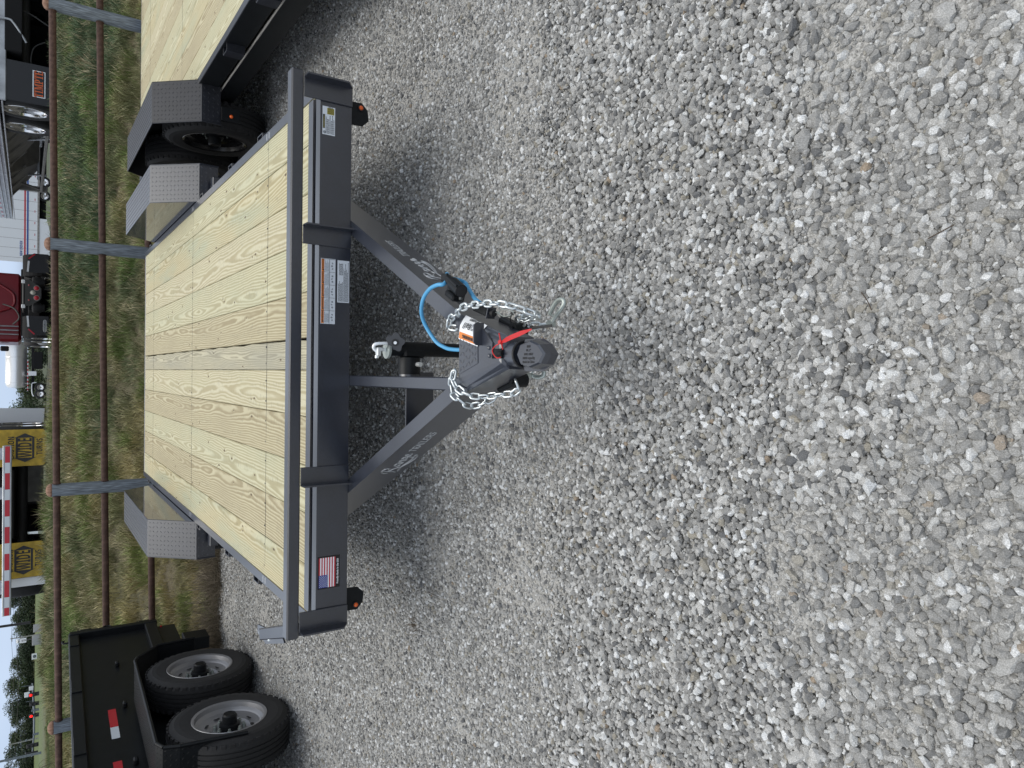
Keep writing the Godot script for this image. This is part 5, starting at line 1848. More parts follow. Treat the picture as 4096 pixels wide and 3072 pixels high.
func grain_trailer_left() -> void:
	var T := thing("semi_trailer", "aluminium semi trailer with yellow wide-turn flaps and a red and white bumper", "semi trailer", Vector3(-2.22, 0.95, -10.38), 0.03)
	var A: Material = M.aluminium
	pbox("body", T, A, Vector3(0, 2.15, -7.6), Vector3(2.56, 2.3, 15.0), 0.02)
	for y in [0.92, 0.99, 1.07]:
		pbox("side_rib", T, A, Vector3(1.29, y, -7.6), Vector3(0.026, 0.022, 15.0), 0.004)
	pbox("front_frame", T, M.dark_steel, Vector3(0.0, 0.80, -13.6), Vector3(2.2, 0.30, 2.4), 0.01)
	wide_flap(T, 0.99, 0.215, 1.05, 0.545)
	wide_flap(T, -0.68, 0.225, 1.05, 0.525)
	# bumper bar with tape blocks
	var Bm := pbox("bumper_bar", T, A, Vector3(-0.17, 0.700, 0.32), Vector3(2.44, 0.110, 0.09), 0.008)
	var x := 1.04
	var red := true
	while x > -1.36:
		var w := 0.235 if red else 0.15
		w = minf(w, x + 1.385)
		var s := Shape.new()
		s.box(Vector3(x - w * 0.5, 0.697, 0.3665), Vector3(w - 0.002, 0.058, 0.002))
		put("reflective_tape", s, M.tape_red if red else M.tape_white, Bm)
		x -= w
		red = not red
	for q in [0.93, 0.36, -1.0]:
		pbox("bumper_bracket", T, A, Vector3(q, 0.84, 0.28), Vector3(0.17, 0.20, 0.05), 0.01)
	# wheels seen edge on, fender panels, gear with shade put into its black
	for z in [-0.75, -1.95]:
		for xx in [-1.15, -0.83, 0.83, 1.15]:
			truck_wheel(T, Vector3(xx, 0.52, z), signf(xx), M.polished)
		pcyl("axle", T, M.dark_steel, Vector3(-1.15, 0.52, z), Vector3(1.15, 0.52, z), 0.07)
	var s := Shape.new()
	s.prism(PackedVector2Array([Vector2(1.265, 0.20), Vector2(1.53, 0.19), Vector2(1.54, 0.80), Vector2(1.55, 1.10), Vector2(1.27, 1.10)]), Transform3D(Basis.IDENTITY, Vector3(0, 0, -3.10)), 0.03)
	put("quarter_fender", s, M.white, T)
	pbox("side_panel", T, M.white, Vector3(-1.02, 0.62, -0.05), Vector3(0.13, 0.80, 0.02), 0.006)
	pbox("axle_frame", T, M.shade_black, Vector3(0.15, 0.80, -1.3), Vector3(1.0, 0.36, 2.6), 0.01)
	pbox("shade_panel", T, M.shade_black, Vector3(-0.15, 0.80, -2.9), Vector3(1.5, 0.60, 0.05), 0.01)  # black sheet added in place of the dark under this trailer
	pbox("spare_carrier", T, M.shade_black, Vector3(-0.45, 0.30, -2.9), Vector3(0.5, 0.60, 0.4), 0.02)
	s = Shape.new()
	s.quad(Vector3(-0.9, 0.15, -6.0), Vector3(0.75, 0.15, -6.0), Vector3(0.95, 0.95, -5.0), Vector3(-1.1, 0.95, -5.0))
	s.quad(Vector3(0.75, 0.15, -6.0), Vector3(0.75, 0.15, -7.0), Vector3(1.15, 0.95, -8.4), Vector3(0.95, 0.95, -5.0))
	s.quad(Vector3(0.75, 0.15, -7.0), Vector3(-0.9, 0.15, -7.0), Vector3(-1.1, 0.95, -8.4), Vector3(1.15, 0.95, -8.4))
	s.quad(Vector3(-0.9, 0.15, -7.0), Vector3(-0.9, 0.15, -6.0), Vector3(-1.1, 0.95, -5.0), Vector3(-1.1, 0.95, -8.4))
	put("hopper", s, M.grey_steel, T)

func red_tractor() -> void:
	var T := thing("truck_tractor", "dark red truck tractor seen from behind with black mud flaps and round tail lamps", "truck", Vector3(2.02, 0.58, -21.35), 0.04)
	var y0 := -T.position.y
	pbox("cab", T, M.truck_red, Vector3(-0.15, y0 + 2.85, -3.0), Vector3(2.05, 2.6, 1.6), 0.08)
	var s := Shape.new()
	s.tube(curve([Vector3(0.75, y0 + 2.5, -2.18), Vector3(0.35, y0 + 1.85, -2.18), Vector3(0.10, y0 + 1.72, -2.18), Vector3(-0.15, y0 + 1.80, -2.18), Vector3(-0.35, y0 + 2.2, -2.18), Vector3(-0.60, y0 + 2.5, -2.18)], 5), 0.035, 8)
	put("cab_pressing", s, M.truck_red, T)
	s = Shape.new()
	for i in 3:
		s.tube(PackedVector3Array([Vector3(-0.72 - i * 0.12, y0 + 1.62, -2.1), Vector3(-0.72 - i * 0.12, y0 + 2.4, -2.1)]), 0.02, 6)
	put("hand_rail", s, M.aluminium, T)
	s = Shape.new()
	s.tube(curve([Vector3(-0.1, y0 + 2.0, -1.9), Vector3(-0.25, y0 + 1.72, -1.6), Vector3(-0.55, y0 + 1.60, -1.2), Vector3(-0.7, y0 + 1.75, -1.6)], 5), 0.022, 6)
	put("air_hose", s, M.dark_steel, T)
	pbox("side_mirror", T, M.black_soft, Vector3(-1.32, y0 + 1.98, -3.2), Vector3(0.16, 0.22, 0.06), 0.03)
	pbox("chassis", T, M.shade_black, Vector3(0, y0 + 1.25, -1.8), Vector3(0.86, 0.28, 3.4), 0.02)
	pbox("shade_filler", T, M.shade_black, Vector3(0, y0 + 1.27, -2.1), Vector3(2.0, 0.60, 0.06), 0.02)  # black filler added to close the bright gap below the cab
	pbox("gear_box", T, M.shade_black, Vector3(0, y0 + 0.86, -2.9), Vector3(0.9, 0.56, 1.2), 0.04)  # gearbox block added as black mass for the shade under the tractor
	for x in [-0.85, 0.85]:
		pcyl("fuel_tank", T, M.grey_steel, Vector3(x, y0 + 0.95, -3.9), Vector3(x, y0 + 0.95, -2.6), 0.30, 16)
		truck_wheel(T, Vector3(x * 1.15, 0.46, -4.9), signf(x), M.polished, 0.46)
	pbox("fifth_wheel", T, M.dark_steel, Vector3(0.08, y0 + 1.50, -1.2), Vector3(0.9, 0.06, 0.8), 0.02)
	s = Shape.new()
	s.prism(PackedVector2Array([Vector2(-0.36, 1.47), Vector2(0.36, 1.47), Vector2(0.36, 1.36), Vector2(0.20, 1.14), Vector2(0.14, 1.09), Vector2(-0.14, 1.09), Vector2(-0.20, 1.14), Vector2(-0.36, 1.36)]), Transform3D(Basis.IDENTITY, Vector3(0.03, y0, 0.02)), 0.02)
	var bd := put("lamp_board", s, M.dark_steel, T)
	for q in [[0.14, 1.20, 0.075, M.lamp_red], [-0.13, 1.20, 0.075, M.lamp_red], [0.01, 1.285, 0.07, M.lamp_clear], [0.21, 1.375, 0.022, M.lamp_red], [-0.20, 1.375, 0.022, M.lamp_red]]:
		s = Shape.new()
		var r: float = q[2]
		s.lathe(PackedVector2Array([Vector2(r, 0), Vector2(r, 0.012), Vector2(r * 0.82, 0.014)]), 20, Transform3D(Basis(Vector3.RIGHT, Vector3.BACK, Vector3.DOWN), Vector3(0.03 + q[0], y0 + q[1], 0.041)))
		put("lamp_ring", s, M.grey_steel, bd)
		s = Shape.new()
		s.lathe(PackedVector2Array([Vector2(r * 0.82, 0.008), Vector2(r * 0.78, 0.018), Vector2(0, 0.024)]), 20, Transform3D(Basis(Vector3.RIGHT, Vector3.BACK, Vector3.DOWN), Vector3(0.03 + q[0], y0 + q[1], 0.041)), true)
		put("tail_lamp", s, q[3], bd)
	for x in [-0.36, 0.36]:
		s = Shape.new()
		s.lathe(PackedVector2Array([Vector2(0.09, 1.00), Vector2(0.11, 1.02), Vector2(0.10, 1.06), Vector2(0.135, 1.10), Vector2(0.14, 1.26), Vector2(0.12, 1.30), Vector2(0, 1.31)]), 18, Transform3D(Basis.IDENTITY, Vector3(x, y0, -0.10)), true)
		put("air_bag", s, M.rubber, T)
		pbox("frame_end", T, M.truck_white, Vector3(x * 0.95, y0 + 1.50, -0.02), Vector3(0.10, 0.09, 0.03), 0.01)
	for sd in [-1.0, 1.0]:
		s = Shape.new()
		var x0: float = 0.60 * sd
		var x1: float = 1.13 * sd
		s.prism(PackedVector2Array([Vector2(x0, 0.92), Vector2(x1, 0.92), Vector2(x1, 1.27), Vector2(x1 - 0.13 * sd, 1.40), Vector2(x0, 1.44)]), Transform3D(Basis.IDENTITY, Vector3(0, y0, 0.03)), 0.012)
		var fl := put("mud_flap", s, M.flap_black, T)
		s = Shape.new()
		s.box(Vector3(x0 + 0.16 * sd, y0 + 1.395, 0.046), Vector3(0.30, 0.045, 0.004), 0.0, Basis(Vector3.BACK, -0.07 * sd))
		put("white_strip", s, M.white, fl)
		s = Shape.new()
		s.box(Vector3(x1 - 0.09 * sd, y0 + 1.315, 0.046), Vector3(0.20, 0.035, 0.004), 0.0, Basis(Vector3.BACK, -0.80 * sd))
		put("red_strip", s, M.tape_red, fl)
		# treads of the tyres above the flaps
		truck_wheel_pair(T, sd)
	var oval := PackedVector3Array()
	for i in 24:
		var a := TAU * i / 24
		oval.append(Vector3(-0.87 + 0.165 * signf(cos(a)) * pow(absf(cos(a)), 0.35), y0 + 1.005 + 0.034 * signf(sin(a)) * pow(absf(sin(a)), 0.6), 0.046))
	s = Shape.new()
	s.tube(oval, 0.007, 6, true)
	put("badge_outline", s, M.logo, T)
	text(T, "FREIGHTLINER", M.logo, Transform3D(Basis.IDENTITY, Vector3(-0.87, y0 + 1.005, 0.044)), 0.040, sans_bold, 0.003, 0.78)

func truck_wheel_pair(T: Node, sd: float) -> void:

	for z in [-0.72, -1.98]:
		for x in [0.72, 1.03]:
			truck_wheel(T, Vector3(x * sd, 0.46, z), sd, M.polished, 0.46)
	var s := Shape.new()
	var P := PackedVector3Array()
	for i in 9:
		var a := lerpf(0.1, 1.9, i / 8.0)
		P.append(Vector3(0.865 * sd, 0.44 + sin(a) * 0.50, -0.72 + cos(a) * 0.50))
	for i in 8:
		var f := Shape.along(P[i], P[i + 1])
		s.box(f * Vector3(0, 0, P[i].distance_to(P[i + 1]) * 0.5), Vector3(0.60, 0.012, P[i].distance_to(P[i + 1])), 0.002, f.basis)
	put("quarter_fender", s, M.shade_black, T)


func white_box_trailer() -> void:
	var T := thing("box_trailer", "long white box trailer with red and blue stripes, beyond the grain trailer", "semi trailer", Vector3(16.5, -0.40, -76.3), -0.14)
	var z := 0.0
	pbox("body", T, M.truck_white, Vector3(0, 3.0, -1.3), Vector3(13.6, 4.0, 2.6), 0.03)
	for i in 16:
		pbox("panel_seam", T, M.grey_steel, Vector3(-6.4 + i * 0.86, 3.0, z + 0.004), Vector3(0.022, 3.95, 0.008), 0.0)
	pbox("bottom_rail", T, M.grey_steel, Vector3(0, 0.95, z + 0.02), Vector3(13.6, 0.16, 0.06), 0.01)
	pbox("red_stripe", T, M.tape_red, Vector3(0, 1.97, z + 0.012), Vector3(13.6, 0.12, 0.008), 0.0)
	pbox("blue_stripe", T, M.stripe_blue, Vector3(0, 1.76, z + 0.012), Vector3(13.6, 0.12, 0.008), 0.0)
	for i in 12:
		pbox("reflective_tape", T, M.tape_red, Vector3(-6.3 + i * 1.05, 1.22, z + 0.012), Vector3(0.20, 0.05, 0.006), 0.0)
	var s := Shape.new()
	s.prism(PackedVector2Array([Vector2(-6.4, 0.06), Vector2(-3.8, 0.06), Vector2(-2.7, 0.30), Vector2(-2.7, 0.88), Vector2(-6.4, 0.88)]), Transform3D(Basis.IDENTITY, Vector3(0, 0, z - 0.03)), 0.03)
	put("side_skirt", s, M.truck_white, T)
	text(T, "NEW DRIVEN", M.stripe_blue, Transform3D(Basis.IDENTITY, Vector3(-5.55, 2.25, z + 0.012)), 0.20, sans_bold, 0.01, 0.8)
	for x in [-0.6, 0.65, 4.6]:
		truck_wheel(T, Vector3(x, 0.50, -0.35), 1.0, M.polished, 0.50)
		(T.get_child(T.get_child_count() - 1) as Node3D).rotation = Vector3(PI / 2, 0, 0)
	pbox("under_frame", T, M.shade_black, Vector3(0, 0.6, -1.4), Vector3(9.0, 0.5, 1.6), 0.02)

func tank_truck() -> void:
	var T := thing("tank_truck", "white cylindrical tank truck with tandem wheels, left of the red tractor", "truck", Vector3(0.2, -0.12, -77.4), 0.0)
	var s := Shape.new()
	var lie := Transform3D(Basis(Vector3.UP, Vector3.LEFT, Vector3.UP.cross(Vector3.LEFT)), Vector3(2.2, 2.30, -0.9))
	s.lathe(PackedVector2Array([Vector2(0, 0), Vector2(0.84, 0.0), Vector2(0.85, 3.60), Vector2(0.80, 3.95), Vector2(0.62, 4.15), Vector2(0, 4.22)]), 28, lie, true)
	put("tank", s, M.tank, T)
	for x in [0.9, -0.4, -1.5]:
		s = Shape.new()
		s.lathe(PackedVector2Array([Vector2(0.845, -0.03), Vector2(0.87, -0.02), Vector2(0.87, 0.02), Vector2(0.845, 0.03)]), 28, Transform3D(lie.basis, Vector3(x, 2.30, -0.9)))
		put("tank_band", s, M.tank, T)
	pbox("chassis", T, M.shade_black, Vector3(0.0, 1.02, -0.9), Vector3(4.6, 0.22, 1.0), 0.02)
	pbox("tape_rail", T, M.tape_white, Vector3(-0.8, 1.42, -0.04), Vector3(2.9, 0.07, 0.02), 0.0)
	for i in 8:
		pbox("reflective_tape", T, M.tape_red, Vector3(-2.1 + i * 0.36, 1.42, -0.026), Vector3(0.18, 0.07, 0.006), 0.0)
	for x in [-0.85, -1.55, -2.0]:
		pbox("tank_saddle", T, M.grey_steel, Vector3(x, 1.40, -0.3), Vector3(0.10, 0.40, 0.4), 0.02)
	pbox("tool_box", T, M.white, Vector3(-0.62, 1.05, -0.15), Vector3(0.40, 0.62, 0.4), 0.02)
	for x in [-1.92, -2.52]:
		truck_wheel(T, Vector3(x, 0.46, -0.25), 1.0, M.polished, 0.44)
		(T.get_child(T.get_child_count() - 1) as Node3D).rotation = Vector3(PI / 2, 0, 0)
	s = Shape.new()
	s.tube(curve([Vector3(-1.45, 0.75, -0.2), Vector3(-1.50, 1.0, -0.2), Vector3(-1.65, 1.10, -0.2), Vector3(-2.4, 1.08, -0.2), Vector3(-2.75, 0.95, -0.2)], 4), 0.05, 6)
	put("wheel_fender", s, M.white, T)
	pbox("front_gear", T, M.shade_black, Vector3(0.6, 0.65, -0.5), Vector3(1.6, 0.8, 0.8), 0.05)

# ---------- roadside ----------
func signal_head(parent: Node, o: Vector3, lit: bool, back := false) -> void:
	var H := node("signal_head", parent, Transform3D(Basis.IDENTITY, o))
	pbox("housing", H, M.black_soft, Vector3.ZERO, Vector3(0.42, 1.25, 0.3), 0.05)
	for i in 3:
		var s := Shape.new()
		s.lathe(PackedVector2Array([Vector2(0.15, 0), Vector2(0.13, 0.03), Vector2(0, 0.05)]), 14, Transform3D(Basis(Vector3.RIGHT, Vector3.BACK, Vector3.DOWN), Vector3(0, 0.4 - 0.4 * i, 0.15)), true)
		var m: Material = M.black_soft
		if lit and i == 0: m = M.signal_red
		put("signal_lamp", s, m, H)

func roadside() -> void:
	M.signal_red = mat(0.6, 0.02, 0.02, 0.3)
	M.signal_red.emission_enabled = true
	M.signal_red.emission = Color(1.0, 0.10, 0.06)
	M.signal_red.emission_energy_multiplier = 1.6
	# two long mast arms across the highway
	var A := thing("traffic_signal", "grey mast arm of hanging traffic signals, two of them showing red", "traffic light", Vector3(-40.7, -5.0, -99.7))
	var s := Shape.new()
	s.tube(PackedVector3Array([Vector3(0, 0, 0), Vector3(-0.02, 5.75, 0)]), 0.20, 10, false, 0.14)
	put("pole", s, M.galvanized, A)
	s = Shape.new()
	s.tube(PackedVector3Array([Vector3(0, 5.45, 0), Vector3(2.9, 5.62, -1.0)]), 0.15, 10, false, 0.09)
	put("arm", s, M.galvanized, A)
	signal_head(A, Vector3(-0.55, 5.35, 0.2), true)
	signal_head(A, Vector3(0.75, 5.30, 0.0), false)
	signal_head(A, Vector3(1.75, 5.40, -0.4), true)
	pbox("sign_panel", A, M.white, Vector3(1.85, 6.15, -0.4), Vector3(0.62, 0.55, 0.05), 0.02)
	pbox("sign_panel", A, M.white, Vector3(2.45, 5.75, -0.6), Vector3(0.50, 0.45, 0.05), 0.02)
	s = Shape.new()
	s.tube(PackedVector3Array([Vector3(1.0, 5.6, -0.3), Vector3(1.05, 6.25, -0.3)]), 0.03, 5)
	s.tube(PackedVector3Array([Vector3(2.7, 5.6, -0.9), Vector3(2.75, 6.75, -0.9)]), 0.03, 5)
	put("camera_mast", s, M.galvanized, A)
	var B := thing("traffic_signal", "grey mast arm of unlit traffic signals near the lamp pole", "traffic light", Vector3(-43.2, -5.0, -98.7))
	s = Shape.new()
	s.tube(PackedVector3Array([Vector3(0, 0, 0), Vector3(0, 5.6, 0)]), 0.18, 10, false, 0.13)
	put("pole", s, M.galvanized, B)
	s = Shape.new()
	s.tube(PackedVector3Array([Vector3(2.5, 5.44, -1.0), Vector3(0, 5.46, 0), Vector3(-2.2, 5.66, 0.9)]), 0.12, 10, false, 0.08)
	put("arm", s, M.galvanized, B)
	signal_head(B, Vector3(-1.05, 5.60, 0.5), false)
	signal_head(B, Vector3(-1.85, 5.70, 0.9), false)
	s = Shape.new()
	s.tube(PackedVector3Array([Vector3(-0.35, 5.5, 0.2), Vector3(-0.45, 6.55, 0.2)]), 0.03, 5)
	s.box(Vector3(-0.42, 6.2, 0.2), Vector3(0.20, 0.14, 0.2), 0.03)
	put("camera_mast", s, M.galvanized, B)
	# lamp pole at far left
	s = Shape.new()
	s.tube(PackedVector3Array([Vector3(-24.72, -1.6, -52.2), Vector3(-24.62, 2.67, -52.2), Vector3(-24.5, 8.5, -52.2)]), 0.085, 10, false, 0.055)
	var p := put("lamp_pole", s, M.galvanized, self)
	tag(p, "tall slim grey lamp pole crossing the view of the traffic signals", "pole")
	s = Shape.new()
	s.tube(PackedVector3Array([Vector3(-16.98, 1.10, -55.0), Vector3(-16.9, 9.0, -55.0)]), 0.085, 10, false, 0.07)
	p = put("black_pole", s, M.black_soft, self)
	tag(p, "tall black pole standing behind the right grey cabinet", "pole")
	# cabinets
	var c := thing("utility_cabinet", "grey utility cabinet at the foot of the black pole", "cabinet", Vector3(-17.40, 0.40, -54.9), 0.2, "grey roadside cabinets")
	pbox("cabinet_body", c, M.cabinet, Vector3(0, 0.27, 0), Vector3(0.48, 0.56, 0.4), 0.01)
	pbox("cabinet_door", c, M.cabinet, Vector3(0, 0.27, 0.203), Vector3(0.42, 0.48, 0.01), 0.004)
	c = thing("utility_cabinet", "larger grey utility cabinet under the one way sign", "cabinet", Vector3(-18.13, 0.42, -54.7), 0.2, "grey roadside cabinets")
	pbox("cabinet_body", c, M.cabinet, Vector3(0, 0.30, 0), Vector3(0.62, 0.60, 0.4), 0.01)
	pbox("cabinet_door", c, M.cabinet, Vector3(0, 0.30, 0.203), Vector3(0.55, 0.52, 0.01), 0.004)
	# one way sign
	var W := thing("one_way_sign", "white one way sign on a pole above the grey cabinets", "sign", Vector3(-18.05, 0.40, -54.8), 0.15)
	s = Shape.new()
	s.tube(PackedVector3Array([Vector3(0, 0, 0), Vector3(0, 1.50, 0)]), 0.035, 8)
	put("pole", s, M.dark_steel, W)
	pbox("sign_panel", W, M.white, Vector3(0.0, 1.12, 0.05), Vector3(0.30, 0.36, 0.015), 0.004)
	pbox("arrow_panel", W, M.ink, Vector3(0.0, 1.08, 0.0605), Vector3(0.10, 0.22, 0.004), 0.0)
	s = Shape.new()
	s.prism(PackedVector2Array([Vector2(0.02, -0.08), Vector2(0.02, 0.04), Vector2(0.035, 0.04), Vector2(0, 0.09), Vector2(-0.035, 0.04), Vector2(-0.02, 0.04), Vector2(-0.02, -0.08)]), Transform3D(Basis.IDENTITY, Vector3(0, 1.08, 0.063)), 0.003)
	put("arrow", s, M.white, W)
	pbox("cap", W, M.white, Vector3(0, 1.42, 0), Vector3(0.28, 0.12, 0.2), 0.05)
	# small lawn sign
	var Lw := thing("lawn_sign", "small white sign with a dark round emblem standing on the far lawn", "sign", Vector3(-22.27, bank_y(-22.3, -63.8), -63.85), 0.2)
	var base := 0.60 - Lw.position.y
	for x in [-0.18, 0.18]:
		pcyl("leg", Lw, M.dark_steel, Vector3(x, 0, 0), Vector3(x, base + 0.1, 0), 0.015, 6)
	pbox("sign_panel", Lw, M.white, Vector3(0, base + 0.20, 0), Vector3(0.44, 0.34, 0.03), 0.005)
	s = Shape.new()
	s.cyl(Vector3(0, base + 0.19, 0.014), Vector3(0, base + 0.19, 0.019), 0.12, 18)
	put("emblem", s, M.sign_dark, Lw)
	# poles and wires along the highway
	var tops := []
	for q in [[-26.0, 4.4, -118.0], [-38.0, 4.0, -120.0], [-49.5, 4.4, -112.0], [-60.0, 4.4, -106.0]]:
		var gy := bank_y(q[0], q[2])
		var U := thing("utility_pole", ["grey utility pole above the lawn sign", "utility pole left of the red signals", "utility pole just behind the red traffic signals", "utility pole hidden at far left"][tops.size()], "pole", Vector3(q[0], gy, q[2]))
		s = Shape.new()
		s.tube(PackedVector3Array([Vector3.ZERO, Vector3(0, 3.1 - gy, 0)]), 0.10, 8, false, 0.07)
		put("pole", s, M.concrete, U)
		pbox("cross_arm", U, M.concrete, Vector3(0, 2.9 - gy, 0), Vector3(0.9, 0.08, 0.08), 0.01)
		tops.append(Vector3(q[0], 3.0, q[2]))
	for k in 2:
		s = Shape.new()
		for i in tops.size() - 1:
			var a: Vector3 = tops[i] + Vector3(0.35 - 0.7 * k, -0.55 * k, 0)
			var b: Vector3 = tops[i + 1] + Vector3(0.35 - 0.7 * k, -0.55 * k, 0)
			s.tube(curve([a, (a + b) * 0.5 - Vector3(0, 0.35, 0), b], 6), 0.018, 4)
		p = put("power_line", s, M.dark_steel, self)
		tag(p, ["upper power line strung in front of the far trees", "lower power line strung in front of the far trees"][k], "power line")
	# parked cars and a white building under the far trees
	var spots := [[-41.5, -165.0, M.truck_red, "dark red car parked below the far trees by the cabinets"], [-38.6, -165.0, M.truck_white, "white car parked below the far trees beside the red one"]]
	for q in spots:
		var gy := bank_y(q[0], q[1])
		var car := thing("parked_car", q[3], "car", Vector3(q[0], gy, q[1]), 0.1)
		var poly := PackedVector2Array([Vector2(-2.1, 0.35), Vector2(2.1, 0.35), Vector2(2.15, 0.75), Vector2(1.3, 0.95), Vector2(0.7, 1.42), Vector2(-1.0, 1.45), Vector2(-1.8, 0.98), Vector2(-2.15, 0.85)])
		s = Shape.new()
		s.prism(poly, Transform3D(Basis.IDENTITY, Vector3(0, 0, -0.85)), 1.7)
		put("body", s, q[2], car)
		s = Shape.new()
		s.prism(PackedVector2Array([Vector2(1.1, 0.98), Vector2(0.66, 1.36), Vector2(-0.95, 1.38), Vector2(-1.55, 1.0)]), Transform3D(Basis.IDENTITY, Vector3(0, 0, -0.86)), 1.72)
		put("window", s, M.black_gloss, car)
		for x in [-1.35, 1.35]:
			for zz in [-0.8, 0.8]:
				s = Shape.new()
				s.cyl(Vector3(x, 0.33, zz - 0.1), Vector3(x, 0.33, zz + 0.1), 0.33, 14)
				put("wheel", s, M.rubber, car)
	var hb := bank_y(-52.0, -172.0)
	var hs := thing("low_house", "low white house half hidden under the far trees", "house", Vector3(-36.0, hb, -172.0))
	pbox("wall", hs, M.truck_white, Vector3(0, 1.2, 0), Vector3(8, 2.4, 5), 0.02)
	s = Shape.new()
	s.prism(PackedVector2Array([Vector2(-4.4, 2.4), Vector2(4.4, 2.4), Vector2(0, 3.6)]), Transform3D(Basis.IDENTITY, Vector3(0, 0, -2.8)), 5.6)
	put("roof", s, M.dark_steel, hs)
	for x in [-2.4, 0.0, 2.4]:
		pbox("window", hs, M.black_gloss, Vector3(x, 1.4, 2.51), Vector3(0.9, 1.0, 0.04), 0.0)

# ---------- trees ----------
func crown(seed_: int, w: float, h: float, n: int, leaf: float, base: Color, lift := 0.12) -> Shape:
	var rng := RandomNumberGenerator.new()
	rng.seed = seed_
	var s := Shape.new()
	var lumps := []
	for i in 18:
		var a := rng.randf() * TAU
		var y := rng.randf()
		var wide := w * 0.5 * sin(PI * clampf(0.18 + 0.72 * y, 0.0, 1.0)) * rng.randf_range(0.55, 1.0)
		lumps.append([Vector3(cos(a) * wide * 0.75, h * (lift + (1.0 - lift) * y * 0.9), sin(a) * wide * 0.75), w * rng.randf_range(0.13, 0.24), rng.randf_range(0.65, 1.35)])
	for i in n:
		var l: Array = lumps[i % lumps.size()]
		var d := Vector3(rng.randfn(), rng.randfn(), rng.randfn()).normalized()
		var p: Vector3 = l[0] + d * l[1] * pow(rng.randf(), 0.4) * Vector3(1.15, 0.8, 1.15)
		var u := Vector3(rng.randfn(), rng.randfn() * 0.6, rng.randfn()).normalized()
		var v := u.cross(Vector3(rng.randfn(), rng.randfn(), rng.randfn())).normalized()
		var r := leaf * rng.randf_range(0.6, 1.3)
		var q: float = l[2] * rng.randf_range(0.75, 1.3)
		s.tint = Color(base.r * q * rng.randf_range(0.9, 1.15), base.g * q, base.b * q)
		s.tri(p - u * r, p + u * r, p + v * r * 1.3)
	return s

func tree(at: Vector3, h: float, w: float, shape: Shape, label: String) -> Node3D:
	var t := thing("broadleaf_tree", label, "tree", at, 0.0, "trees along the far road")
	var s := Shape.new()
	s.tube(curve([Vector3(0, -0.3, 0), Vector3(0.05 * w, h * 0.35, 0.02 * w), Vector3(-0.02 * w, h * 0.75, 0)], 4), 0.045 * w, 8, false, 0.015 * w)
	for i in 4:
		var a := TAU * i / 4 + h
		s.tube(PackedVector3Array([Vector3(0, h * (0.25 + 0.1 * i), 0), Vector3(cos(a) * w * 0.28, h * (0.5 + 0.1 * i), sin(a) * w * 0.28)]), 0.02 * w, 5, false, 0.006 * w)
	put("trunk", s, M.trunk, t)
	put("crown", shape, M.leaf, t)
	return t

